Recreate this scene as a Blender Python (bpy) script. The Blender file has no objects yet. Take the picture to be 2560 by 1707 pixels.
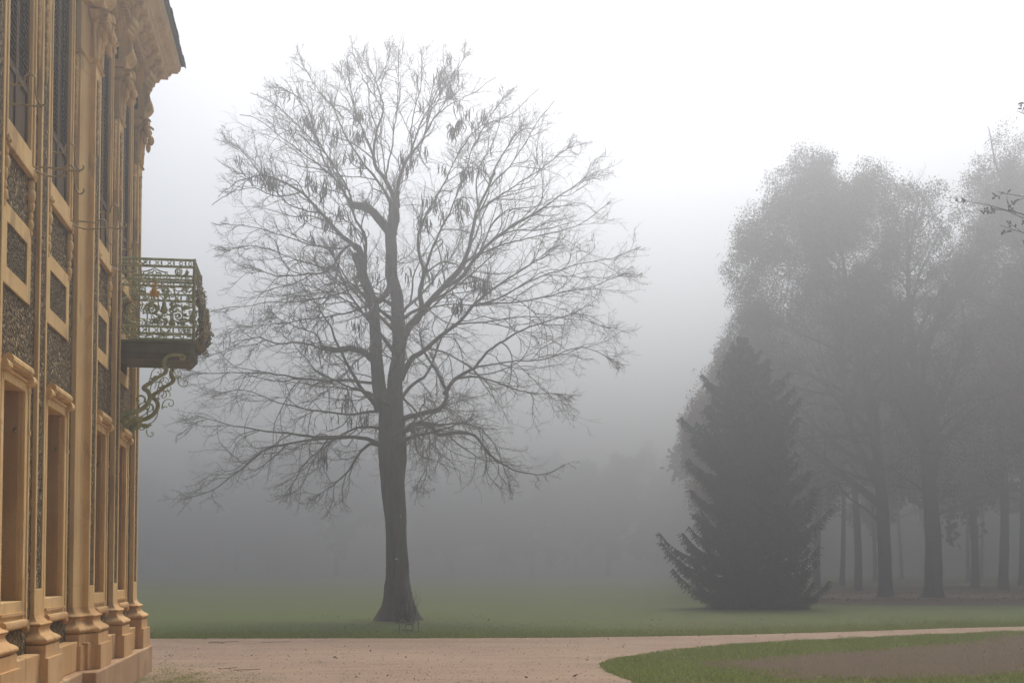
import bpy, math, random
import numpy as np
from mathutils import Vector, Matrix

R = math.radians
C = bpy.context.scene.collection
scene = bpy.context.scene

# ------------------------------------------------------------------ camera
EYE = 1.65
FPX = 3200.0                 # focal length in pixels of a 2560 px wide frame
PITCH = R(2.5)
HORIZON = 1416.0
PPY = HORIZON - FPX * math.tan(PITCH)
cam_d = bpy.data.cameras.new('camera')
cam = bpy.data.objects.new('camera', cam_d)
C.objects.link(cam)
cam.location = (0, 0, EYE)
cam.rotation_euler = (R(90) + PITCH, 0, 0)
cam_d.sensor_width = 36.0
cam_d.lens = FPX * 36.0 / 2560.0
cam_d.shift_y = (PPY - 853.5) / 2560.0
cam_d.clip_start = 0.1
cam_d.clip_end = 3000
scene.camera = cam

# ------------------------------------------------------------------ world and sun
SUN_EL, SUN_AZ = R(56), R(9.5)       # ahead of the camera, a little right of the big tree
world = bpy.data.worlds.new('World')
scene.world = world
world.use_nodes = True
wn = world.node_tree
bg = wn.nodes['Background']
sky = wn.nodes.new('ShaderNodeTexSky')
sky.sky_type = 'NISHITA'
sky.sun_disc = False
sky.sun_elevation = SUN_EL
sky.sun_rotation = SUN_AZ
sky.air_density = 1.0
sky.dust_density = 4.0
sky.ozone_density = 1.0
hsv = wn.nodes.new('ShaderNodeHueSaturation')
hsv.inputs['Saturation'].default_value = 0.55
wn.links.new(sky.outputs[0], hsv.inputs['Color'])
wn.links.new(hsv.outputs[0], bg.inputs[0])
bg.inputs[1].default_value = 0.10

sun_d = bpy.data.lights.new('sun', 'SUN')
sun_d.energy = 1.8
sun_d.angle = R(28)
sun_d.color = (1.0, 0.97, 0.93)
sun = bpy.data.objects.new('sun', sun_d)
C.objects.link(sun)
sd = Vector((math.sin(SUN_AZ) * math.cos(SUN_EL), math.cos(SUN_AZ) * math.cos(SUN_EL), math.sin(SUN_EL)))
sun.rotation_euler = sd.to_track_quat('Z', 'Y').to_euler()
sun.location = sd * 200

scene.view_settings.view_transform = 'Standard'
scene.view_settings.look = 'None'
scene.view_settings.exposure = 0.97
scene.view_settings.gamma = 1.0
scene.render.engine = 'CYCLES'
cy = scene.cycles
cy.use_denoising = True
cy.max_bounces = 8
cy.volume_bounces = 0
cy.diffuse_bounces = 3
cy.transparent_max_bounces = 8

HAZE_DENSITY = 0.0132
HAZE_G = 0.805

# ------------------------------------------------------------------ pixel helpers (frame of 2560 x 1707)
def ray(px, py):
    v = Vector(((px - 1280) / FPX, -(py - PPY) / FPX, -1.0))
    v.rotate(cam.rotation_euler)
    return v

def at_depth(px, py, d):
    """point seen at the pixel, d metres ahead of the camera (world y)"""
    v = ray(px, py)
    return Vector((0, 0, EYE)) + v * (d / v.y)

def on_ground(px, py, z=0.0):
    v = ray(px, py)
    return Vector((0, 0, EYE)) + v * ((z - EYE) / v.z)

# ------------------------------------------------------------------ object helpers
def tag(o, label=None, cat=None, group=None, kind=None):
    if label: o['label'] = label
    if cat: o['category'] = cat
    if group: o['group'] = group
    if kind: o['kind'] = kind
    return o

def empty(name, loc=(0, 0, 0), rz=0.0, parent=None):
    o = bpy.data.objects.new(name, None)
    o.empty_display_size = 0.3
    C.objects.link(o)
    o.location = loc
    o.rotation_euler = (0, 0, rz)
    if parent: o.parent = parent
    return o

class MB:
    """collects vertices and faces, then links them as one mesh object"""
    def __init__(self):
        self.v, self.q, self.t, self.p, self.n = [], [], [], [], 0
    def add(self, verts, quads=None, tris=None, polys=None):
        verts = np.asarray(verts, dtype=np.float64).reshape(-1, 3)
        if quads is not None and len(quads): self.q.append(np.asarray(quads, dtype=np.int64) + self.n)
        if tris is not None and len(tris): self.t.append(np.asarray(tris, dtype=np.int64) + self.n)
        if polys: self.p += [[i + self.n for i in f] for f in polys]
        self.v.append(verts)
        self.n += len(verts)
        return self
    def box(self, lo, hi):
        x0, y0, z0 = lo; x1, y1, z1 = hi
        v = [(x0,y0,z0),(x1,y0,z0),(x1,y1,z0),(x0,y1,z0),(x0,y0,z1),(x1,y0,z1),(x1,y1,z1),(x0,y1,z1)]
        return self.add(v, [(0,3,2,1),(4,5,6,7),(0,1,5,4),(1,2,6,5),(2,3,7,6),(3,0,4,7)])
    def prism(self, poly, a, b, f):
        """polygon (list of 2-tuples) extruded from a to b; f(p, t) gives the point"""
        n = len(poly)
        v = [f(p, a) for p in poly] + [f(p, b) for p in poly]
        return self.add(v, [(i, (i+1) % n, n + (i+1) % n, n + i) for i in range(n)],
                        polys=[list(range(n))[::-1], list(range(n, 2*n))])
    def tubes(self, P, rad, sides=4, flat=1.0, cap=False):
        """P (M,N,3) curves, rad (M,N) radii"""
        P = np.asarray(P, dtype=np.float64)
        rad = np.asarray(rad, dtype=np.float64)
        if P.ndim == 2: P = P[None]; rad = rad[None]
        M, N, _ = P.shape
        T = np.gradient(P, axis=1)
        T /= np.linalg.norm(T, axis=2, keepdims=True) + 1e-12
        avg = P[:, -1] - P[:, 0]
        ref = np.zeros((M, 3))
        k = np.argmin(np.abs(avg), axis=1)
        ref[np.arange(M), k] = 1.0
        U = np.cross(T, ref[:, None, :])
        U /= np.linalg.norm(U, axis=2, keepdims=True) + 1e-12
        W = np.cross(T, U)
        a = np.arange(sides) * 2 * math.pi / sides
        V = (P[:, :, None, :] + rad[:, :, None, None] * (np.cos(a)[None, None, :, None] * U[:, :, None, :]
             + flat * np.sin(a)[None, None, :, None] * W[:, :, None, :]))
        base = (np.arange(M)[:, None, None] * N * sides + np.arange(N - 1)[None, :, None] * sides)
        i = np.arange(sides)[None, None, :]; j = (i + 1) % sides
        Q = np.stack(np.broadcast_arrays(base + i, base + j, base + sides + j, base + sides + i), axis=-1).reshape(-1, 4)
        pol = None
        if cap:
            pol = []
            for m in range(M):
                b0 = m * N * sides
                pol.append([b0 + s for s in range(sides)][::-1])
                pol.append([b0 + (N - 1) * sides + s for s in range(sides)])
        return self.add(V.reshape(-1, 3), Q, polys=pol)
    def build(self, name, mat, parent=None, smooth=False, auto=False):
        me = bpy.data.meshes.new(name)
        V = np.concatenate(self.v) if self.v else np.zeros((0, 3))
        loops, starts, tot = [], [], 0
        for arr, k in ((self.q, 4), (self.t, 3)):
            if arr:
                A = np.concatenate(arr)
                loops.append(A.reshape(-1)); starts.append(tot + np.arange(len(A)) * k); tot += len(A) * k
        for f in self.p:
            loops.append(np.array(f)); starts.append(np.array([tot])); tot += len(f)
        L = np.concatenate(loops); S = np.concatenate(starts)
        me.vertices.add(len(V)); me.vertices.foreach_set('co', V.reshape(-1).astype(np.float32))
        me.loops.add(len(L)); me.loops.foreach_set('vertex_index', L.astype(np.int32))
        me.polygons.add(len(S)); me.polygons.foreach_set('loop_start', S.astype(np.int32))
        me.update(calc_edges=True)
        me.validate()
        if smooth:
            me.polygons.foreach_set('use_smooth', np.ones(len(me.polygons), dtype=bool))
            if auto: me.set_sharp_from_angle(angle=R(35))
        if not smooth: me.polygons.foreach_set('use_smooth', np.zeros(len(me.polygons), dtype=bool))
        me.materials.append(mat)
        o = bpy.data.objects.new(name, me)
        C.objects.link(o)
        if parent: o.parent = parent
        return o

# ------------------------------------------------------------------ materials
def mat(name, rough=0.8, spec=0.3):
    m = bpy.data.materials.new(name)
    m.use_nodes = True
    b = m.node_tree.nodes['Principled BSDF']
    b.inputs['Roughness'].default_value = rough
    b.inputs['Specular IOR Level'].default_value = spec
    return m, m.node_tree, b

def nd(t, typ, **kw):
    n = t.nodes.new(typ)
    for k, v in kw.items(): setattr(n, k, v)
    return n

def ramp(t, fac, stops):
    r = nd(t, 'ShaderNodeValToRGB')
    el = r.color_ramp.elements
    while len(el) < len(stops): el.new(0.5)
    for e, (p, c) in zip(el, stops):
        e.position = p; e.color = (*c, 1)
    t.links.new(fac, r.inputs[0])
    return r.outputs[0]

def coords(t, scale=(1, 1, 1), kind='Object'):
    c = nd(t, 'ShaderNodeTexCoord'); mp = nd(t, 'ShaderNodeMapping')
    mp.inputs['Scale'].default_value = scale
    t.links.new(c.outputs[kind], mp.inputs[0])
    return mp.outputs[0]

def noise(t, vec, scale, detail=4, rough=0.55):
    n = nd(t, 'ShaderNodeTexNoise')
    n.inputs['Scale'].default_value = scale; n.inputs['Detail'].default_value = detail
    n.inputs['Roughness'].default_value = rough
    t.links.new(vec, n.inputs['Vector'])
    return n.outputs['Fac']

def mix(t, fac, a, b, mode='MIX'):
    m = nd(t, 'ShaderNodeMix', data_type='RGBA', blend_type=mode)
    for sock, val in ((m.inputs[0], fac), (m.inputs[6], a), (m.inputs[7], b)):
        if hasattr(val, 'links') or hasattr(val, 'is_linked'): t.links.new(val, sock)
        elif isinstance(val, (int, float)): sock.default_value = val
        else: sock.default_value = (*val, 1)
    return m.outputs[2]

def bump(t, b, height, strength=0.5, dist=0.02):
    n = nd(t, 'ShaderNodeBump')
    n.inputs['Strength'].default_value = strength; n.inputs['Distance'].default_value = dist
    t.links.new(height, n.inputs['Height'])
    t.links.new(n.outputs[0], b.inputs['Normal'])

def simple(name, lo, hi, scale, rough=0.85, stretch=(1, 1, 1), bmp=0.4, dist=0.02, detail=5, spec=0.25):
    m, t, b = mat(name, rough, spec)
    v = coords(t, stretch)
    f = noise(t, v, scale, detail)
    t.links.new(ramp(t, f, [(0.3, lo), (0.7, hi)]), b.inputs['Base Color'])
    if bmp: bump(t, b, f, bmp, dist)
    return m
# ------------------------------------------------------------------ the ground
def lawn_material():
    m, t, b = mat('lawn', 0.95, 0.1)
    v = coords(t)
    big = noise(t, v, 0.18, 5); mid = noise(t, coords(t, (0.6, 1.6, 1)), 1.3, 5); fine = noise(t, v, 22, 4)
    col = ramp(t, fine, [(0.25, (0.052, 0.080, 0.014)), (0.75, (0.125, 0.165, 0.034))])
    worn = ramp(t, mid, [(0.46, (0, 0, 0)), (0.68, (.85, .85, .85))])
    brown = ramp(t, fine, [(0.3, (0.060, 0.050, 0.022)), (0.7, (0.14, 0.115, 0.055))])
    col = mix(t, worn, col, brown)
    col = mix(t, ramp(t, big, [(0.35, (0, 0, 0)), (0.7, (0.55, 0.55, 0.55))]), col, (0.085, 0.105, 0.026))
    streak = noise(t, coords(t, (0.07, 0.42, 1)), 1.0, 6, .62)
    col = mix(t, ramp(t, streak, [(0.47, (0, 0, 0)), (0.64, (.62, .62, .62))]), col, brown)
    t.links.new(col, b.inputs['Base Color'])
    bump(t, b, fine, 0.8, 0.03)
    return m

def gravel_material():
    m, t, b = mat('gravel', 0.95, 0.15)
    v = coords(t)
    big = noise(t, coords(t, (0.5, 1.4, 1)), 0.5, 5); fine = noise(t, v, 60, 5, 0.7); mid = noise(t, coords(t, (0.35, 1, 1)), 3.0, 6, 0.65)
    col = ramp(t, fine, [(0.28, (0.195, 0.120, 0.080)), (0.5, (0.315, 0.207, 0.142)), (0.72, (0.41, 0.285, 0.200))])
    col = mix(t, ramp(t, big, [(0.35, (0, 0, 0)), (0.68, (0.5, 0.5, 0.5))]), col, (0.36, 0.27, 0.185))
    col = mix(t, ramp(t, mid, [(0.50, (0, 0, 0)), (0.70, (0.55, 0.55, 0.55))]), col, (0.15, 0.105, 0.078))
    pale = noise(t, coords(t, (0.25, 1.0, 1)), 0.9, 6, .6)
    col = mix(t, ramp(t, pale, [(0.46, (0, 0, 0)), (0.66, (0.7, 0.7, 0.7))]), col, (0.41, 0.285, 0.190))
    t.links.new(col, b.inputs['Base Color'])
    h = nd(t, 'ShaderNodeMath', operation='ADD'); t.links.new(fine, h.inputs[0]); t.links.new(mid, h.inputs[1])
    bump(t, b, h.outputs[0], 0.7, 0.03)
    return m

def soil_material():
    m, t, b = mat('soil', 1.0, 0.1)
    v = coords(t)
    fine = noise(t, v, 30, 6, 0.7); mid = noise(t, coords(t, (0.5, 1.3, 1)), 2.0, 5)
    col = ramp(t, fine, [(0.3, (0.080, 0.052, 0.031)), (0.7, (0.20, 0.138, 0.088))])
    moss = ramp(t, mid, [(0.56, (0, 0, 0)), (0.76, (0.5, 0.5, 0.5))])
    col = mix(t, moss, col, (0.075, 0.085, 0.028))
    t.links.new(col, b.inputs['Base Color'])
    bump(t, b, fine, 1.0, 0.05)
    return m

M_LAWN = lawn_material()
M_GRAVEL = gravel_material()
M_SOIL = soil_material()
rng = np.random.default_rng(7)

def sheet(name, outline, z, m, kind='structure', rough=0.0, seed=1, n=14):
    """flat ground sheet with a fine ragged outline"""
    r = np.random.default_rng(seed)
    pts = []
    k = len(outline)
    for i in range(k):
        a = np.array(outline[i]); b_ = np.array(outline[(i + 1) % k])
        L = np.linalg.norm(b_ - a)
        steps = max(1, min(400, int(L / 0.12))) if rough > 0 else 1
        nrm = np.array([-(b_ - a)[1], (b_ - a)[0]]) / (L + 1e-9)
        for s in range(steps):
            p = a + (b_ - a) * s / steps
            if rough > 0: p = p + nrm * r.normal(0, rough)
            pts.append((p[0], p[1], z))
    me = bpy.data.meshes.new(name)
    import bmesh
    bm = bmesh.new()
    vs = [bm.verts.new(p) for p in pts]
    f = bm.faces.new(vs)
    f.normal_update()
    if f.normal.z < 0: f.normal_flip()
    bmesh.ops.triangulate(bm, faces=bm.faces[:])
    bm.to_mesh(me); bm.free()
    me.materials.append(m)
    o = bpy.data.objects.new(name, me); C.objects.link(o)
    return tag(o, kind=kind)

def smooth_line(pts, n=12):
    """Catmull-Rom through 2-D or 3-D points"""
    P = np.array(pts, dtype=float)
    P = np.vstack([2 * P[0] - P[1], P, 2 * P[-1] - P[-2]])
    out = []
    for i in range(1, len(P) - 2):
        for s in range(n):
            t_ = s / n
            a, b_, c, d = P[i-1], P[i], P[i+1], P[i+2]
            out.append(0.5 * ((2*b_) + (-a + c) * t_ + (2*a - 5*b_ + 4*c - d) * t_**2 + (-a + 3*b_ - 3*c + d) * t_**3))
    out.append(P[-2])
    return np.array(out)

def gp(px, py):
    p = on_ground(px, py)
    return (p.x, p.y)

sheet('lawn', [(-420, -60), (420, -60), (420, 520), (-420, 520)], 0.0, M_LAWN)
# the gravel drive: far edge seen from the house corner to the right border
far_edge = smooth_line([gp(-300, 1597), gp(340, 1596), gp(800, 1595), gp(1200, 1594.5), gp(1500, 1592), gp(1800, 1587), gp(2100, 1579), gp(2400, 1569), gp(2560, 1565), gp(2900, 1553)], 8)
sheet('gravel_path', [tuple(p) for p in far_edge] + [(30, 0), (30, -20), (-20, -20), (-20, 20)], 0.004, M_GRAVEL, rough=0.05, seed=3)
# the grass bed that the drive runs round
bed = [gp(2900, 1571), gp(2560, 1578), gp(2300, 1588), gp(2050, 1599), gp(1900, 1606), gp(1750, 1618), gp(1650, 1629), gp(1560, 1642), gp(1512, 1652),
       gp(1499, 1662), gp(1512, 1676), gp(1545, 1690), gp(1600, 1712), gp(1720, 1760)]
bed_line = smooth_line(bed, 8)
bed_outline = [tuple(p) for p in bed_line] + [(6, 12), (22, 12), (22, 30)]
sheet('grass_bed', bed_outline, 0.008, M_LAWN, rough=0.035, seed=5)
soil = [gp(2900, 1578), gp(2540, 1585), gp(2440, 1600), gp(2300, 1612), gp(2150, 1625), gp(2000, 1634), gp(1850, 1648), gp(1745, 1655), gp(1780, 1668), gp(1870, 1678),
        gp(1935, 1694), gp(2060, 1698), gp(2200, 1700), gp(2350, 1698), gp(2480, 1690), gp(2560, 1685), gp(2900, 1675)]
soil_line = smooth_line(soil, 6)
sheet('soil_bed', [tuple(p) for p in soil_line], 0.012, M_SOIL, rough=0.11, seed=8)

# bare leaf-strewn earth under the grove
earth = [gp(1930, 1504), gp(2060, 1507), gp(2200, 1512), gp(2350, 1513), gp(2600, 1512), gp(3000, 1510), gp(3000, 1450), gp(2560, 1452), gp(2250, 1462), gp(2050, 1472), gp(1950, 1485)]
sheet('bare_earth', [tuple(p) for p in smooth_line(earth, 6)], 0.004, M_SOIL, rough=0.35, seed=9)
# ------------------------------------------------------------------ the palace front on the left
VPX = 783.0
TH = math.atan((1280 - VPX) / FPX)
u_ = Vector((-math.sin(TH), math.cos(TH), 0)); n_ = Vector((-math.cos(TH), -math.sin(TH), 0))
palace = empty('palace', n_ * (2.80 * math.cos(TH)), math.atan2(u_.y, u_.x))
tag(palace, 'ochre baroque palace front with pebble-dashed walls, tall pilasters and a scrolled iron balcony', 'palace')

def plaster_material(name, lo, hi, stain=0.55, damp=0.6):
    m, t, b = mat(name, 0.9, 0.15)
    v = coords(t)
    f = noise(t, v, 1.6, 5); fine = noise(t, v, 45, 4); streak = noise(t, coords(t, (5, 5, 0.35)), 2.2, 5)
    col = ramp(t, f, [(0.3, lo), (0.7, hi)])
    col = mix(t, ramp(t, streak, [(0.48, (0, 0, 0)), (0.8, (stain, stain, stain))]), col, (0.36, 0.195, 0.070))
    wet = noise(t, coords(t, (1.6, 1.6, 0.55)), 1.7, 7, 0.62)
    col = mix(t, ramp(t, wet, [(0.57, (0, 0, 0)), (0.64, (damp * .68,) * 3), (0.80, (damp,) * 3)]), col, (0.21, 0.135, 0.075))
    pale = noise(t, v, 0.9, 6, 0.6)
    col = mix(t, ramp(t, pale, [(0.52, (0, 0, 0)), (0.72, (.55, .55, .55))]), col, (0.78, 0.58, 0.34))
    col = mix(t, ramp(t, fine, [(0.4, (0, 0, 0)), (0.8, (.22, .22, .22))]), col, (0.40, 0.235, 0.095))
    t.links.new(col, b.inputs['Base Color'])
    bump(t, b, fine, 0.25, 0.01)
    return m

def pebble_material(name='pebble_dash', scale=26.0, dark=1.0):
    m, t, b = mat(name, 0.85, 0.12)
    v = coords(t)
    vo = nd(t, 'ShaderNodeTexVoronoi'); vo.inputs['Scale'].default_value = scale
    t.links.new(v, vo.inputs['Vector'])
    sep = nd(t, 'ShaderNodeSeparateColor'); t.links.new(vo.outputs['Color'], sep.inputs[0])
    d = dark
    col = ramp(t, sep.outputs[0], [(0.0, (.105*d, .070*d, .032*d)), (0.45, (.155*d, .106*d, .050*d)), (0.75, (.205*d, .145*d, .072*d)), (0.90, (.29*d, .215*d, .115*d)), (1.0, (.46*d, .37*d, .23*d))])
    edge = ramp(t, vo.outputs['Distance'], [(0.35, (1, 1, 1)), (0.75, (0.26, 0.23, 0.20))])
    col = mix(t, 1.0, col, edge, 'MULTIPLY')
    green = noise(t, v, 1.2, 4)
    col = mix(t, ramp(t, green, [(0.45, (0, 0, 0)), (0.75, (.30, .30, .30))]), col, (0.075, 0.075, 0.030))
    t.links.new(col, b.inputs['Base Color'])
    inv = nd(t, 'ShaderNodeMath', operation='SUBTRACT'); inv.inputs[0].default_value = 1.0
    t.links.new(vo.outputs['Distance'], inv.inputs[1])
    bump(t, b, inv.outputs[0], 1.0, 0.03)
    return m

M_STUCCO = plaster_material('ochre_plaster', (0.68, 0.445, 0.190), (0.82, 0.565, 0.260))
M_STONE = plaster_material('base_stone', (0.58, 0.345, 0.145), (0.72, 0.450, 0.215), 0.6, 0.85)
M_COURSE = plaster_material('sandstone_course', (0.42, 0.265, 0.150), (0.54, 0.35, 0.21), 0.6, 0.8)
M_PEBBLE = pebble_material(dark=1.3)
M_PEBBLE2 = pebble_material('fine_pebble_dash', 34.0, 1.0)
M_SHADED_REVEAL = plaster_material('shaded_brown_reveal', (0.42, 0.26, 0.11), (0.52, 0.33, 0.15))  # recess shade put into the colour, a darker brown than the frame plaster
M_SLAB = simple('rusty_balcony_plate', (0.10, 0.092, 0.050), (0.18, 0.165, 0.09), 4, bmp=.3)
M_SHUTTER = simple('weathered_shutter_wood', (0.075, 0.043, 0.020), (0.135, 0.083, 0.042), 6, stretch=(6, 6, .5), bmp=0.3)
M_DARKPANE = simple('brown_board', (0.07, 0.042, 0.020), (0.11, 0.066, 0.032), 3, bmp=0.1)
M_SLATE = simple('roof_slate', (0.030, 0.024, 0.023), (0.070, 0.055, 0.052), 5, bmp=0.4, rough=0.6)
M_IRON = simple('green_painted_iron', (0.22, 0.25, 0.095), (0.46, 0.46, 0.22), 9, rough=0.6, bmp=0.4, spec=0.4)
M_RUSTIRON = simple('rusting_iron', (0.13, 0.105, 0.05), (0.38, 0.30, 0.14), 8, rough=0.6, bmp=0.4, spec=0.4)
M_GOLD = simple('gilded_rust', (0.50, 0.26, 0.03), (0.80, 0.48, 0.08), 14, rough=0.5, bmp=0.4)
M_HOOK = simple('hook_iron', (0.26, 0.19, 0.085), (0.46, 0.36, 0.18), 12, rough=0.5, bmp=0.2)

S = lambda s, e, z: (s, -e, z)                      # along the wall, outwards, up
def sbox(mb, s0, s1, e0, e1, z0, z1): return mb.box((s0, -e1, z0), (s1, -e0, z1))
def splan(mb, plan, z0, z1): return mb.prism(plan, z0, z1, lambda p, z: (p[0], -p[1], z))          # plan (s,e) risen from z0 to z1
def sprof(mb, prof, s0, s1): return mb.prism(prof, s0, s1, lambda p, s: (s, -p[0], p[1]))          # section (e,z) run from s0 to s1
def bevel(o, w=0.008, seg=2):
    md = o.modifiers.new('bevel', 'BEVEL'); md.width = w; md.segments = seg; md.limit_method = 'ANGLE'; md.angle_limit = R(40)
    return o

WALL_L, WALL_R = -0.143, -0.025
S_TURN, S_END = 16.07, 20.80
BACK = -0.62
# bays: (frame start, frame end, wall plane)
BAYS = [(12.42, 13.66, WALL_L), (14.44, 15.75, WALL_L), (16.86, 17.97, WALL_R), (18.81, 19.90, WALL_R)]
ROOFZ = 9.75
# the pebble-dashed wall, left open at the windows
w = MB()
edges = [9.6] + [x for a, b_, _ in BAYS for x in (a + .10, b_ - .10)] + [S_END - .002]
for k in range(0, len(edges), 2):
    a, b_ = edges[k], edges[k + 1]
    if a < S_TURN < b_:
        sbox(w, a, S_TURN, BACK, WALL_L, 0.3, 9.3); sbox(w, S_TURN, 16.40, BACK, WALL_L - .004, 0.3, 9.3); sbox(w, 16.40, b_, BACK, WALL_R, 0.3, 9.3)
    else:
        sbox(w, a, b_, BACK, WALL_L if b_ < S_TURN else WALL_R, 0.3, 9.3)
for a, b_, e in BAYS:
    for z0, z1 in ((.3, 1.2), (3.5, 5.80), (8.56, 9.3)): sbox(w, a + .1005, b_ - .1005, BACK, e, z0, z1)
w.build('wall', M_PEBBLE, palace)
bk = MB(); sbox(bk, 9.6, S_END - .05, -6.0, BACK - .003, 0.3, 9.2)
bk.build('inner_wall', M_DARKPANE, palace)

# plinth: lowest sandstone course and the upper plinth course, stepping out at the risalit
pl = MB()
sbox(pl, 9.6, S_TURN - .35, BACK, .10, -.1, .41); sbox(pl, S_TURN - .3495, S_END + .24, BACK, .257, -.1, .41)
for s in np.arange(10.4, S_END, .55):
    pass
bevel(pl.build('plinth', M_COURSE, palace), .02)
pl = MB()
sbox(pl, 9.6, S_TURN - .05, BACK + .01, .0, .411, .76); sbox(pl, S_TURN - .0495, S_END + .10, BACK + .01, .11, .411, .74)
bevel(pl.build('plinth_course', M_STONE, palace), .012)

def ring(mb, plan_fn, prof):
    """a moulding of stacked slabs following a plan; prof = list of (outset, z)"""
    for (o0, z0), (o1, z1) in zip(prof[:-1], prof[1:]):
        p0, p1 = plan_fn(o0), plan_fn(o1)
        n = len(p0)
        v = [(a, -b_, z0) for a, b_ in p0] + [(a, -b_, z1) for a, b_ in p1]
        mb.add(v, [(i, (i + 1) % n, n + (i + 1) % n, n + i) for i in range(n)])
    p = plan_fn(prof[-1][0]); mb.add([(a, -b_, prof[-1][1]) for a, b_ in p], polys=[list(range(len(p)))])
    p = plan_fn(prof[0][0]); mb.add([(a, -b_, prof[0][1]) for a, b_ in p], polys=[list(range(len(p)))[::-1]])

def torus_prof(o, z0, z1, bulge, n=7):
    return [(o + bulge * math.sin(math.pi * k / n), z0 + (z1 - z0) * k / n) for k in range(n + 1)]

def ball(mb, c, r, n=8, sq=(1, 1, 1)):
    """lumpy rounded knob, squashed along the three axes"""
    V, F = [], []
    for i in range(n + 1):
        a = math.pi * i / n
        for j in range(n):
            b_ = 2 * math.pi * j / n
            V.append((c[0] + r * sq[0] * math.sin(a) * math.cos(b_), -(c[1] + r * sq[1] * math.sin(a) * math.sin(b_)), c[2] + r * sq[2] * math.cos(a)))
    for i in range(n):
        for j in range(n): F.append((i * n + j, i * n + (j + 1) % n, (i + 1) * n + (j + 1) % n, (i + 1) * n + j))
    mb.add(V, F)

def rosette(mb, s, e, z, r):
    """flower knob facing outwards"""
    for k in range(6):
        a = k * math.pi / 3
        ball(mb, (s + math.cos(a) * r * .62, e, z + math.sin(a) * r * .62), r * .45, 6, (1, .75, 1))
    ball(mb, (s, e + r * .25, z), r * .36, 6)

def spiral(c, r0, r1, turns, a0, n=26):
    q = np.linspace(0, 1, n)
    a = a0 + turns * 2 * math.pi * q; r = r0 + (r1 - r0) * q
    return np.stack([c[0] + r * np.cos(a), c[1] + r * np.sin(a)], 1)

def volute(mb, s, e, z, r, wd, axis='s'):
    """a rolled scroll: spiral band with some width"""
    sp = spiral((0, 0), r, r * .18, 1.5, 0.5, 22)
    for (a0, b0), (a1, b1) in zip(sp[:-1], sp[1:]):
        pass
    band = np.array([(a, b_) for a, b_ in sp])
    inner = band * .80
    n = len(band)
    V = []
    for off in (-wd / 2, wd / 2):
        for P in (band, inner):
            for a, b_ in P:
                V.append((s + off, -(e + a), z + b_) if axis == 's' else (s + a, -(e + off), z + b_))
    F = []
    for k in range(n - 1):
        F += [(k, k + 1, 2 * n + k + 1, 2 * n + k), (n + k + 1, n + k, 3 * n + k, 3 * n + k + 1), (k + 1, k, n + k, n + k + 1), (2 * n + k, 2 * n + k + 1, 3 * n + k + 1, 3 * n + k)]
    mb.add(V, F)
    ball(mb, (s, e, z), r * .42, 8, (wd / r * .95, 1, 1) if axis == 's' else (1, wd / r * .95, 1))

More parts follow.
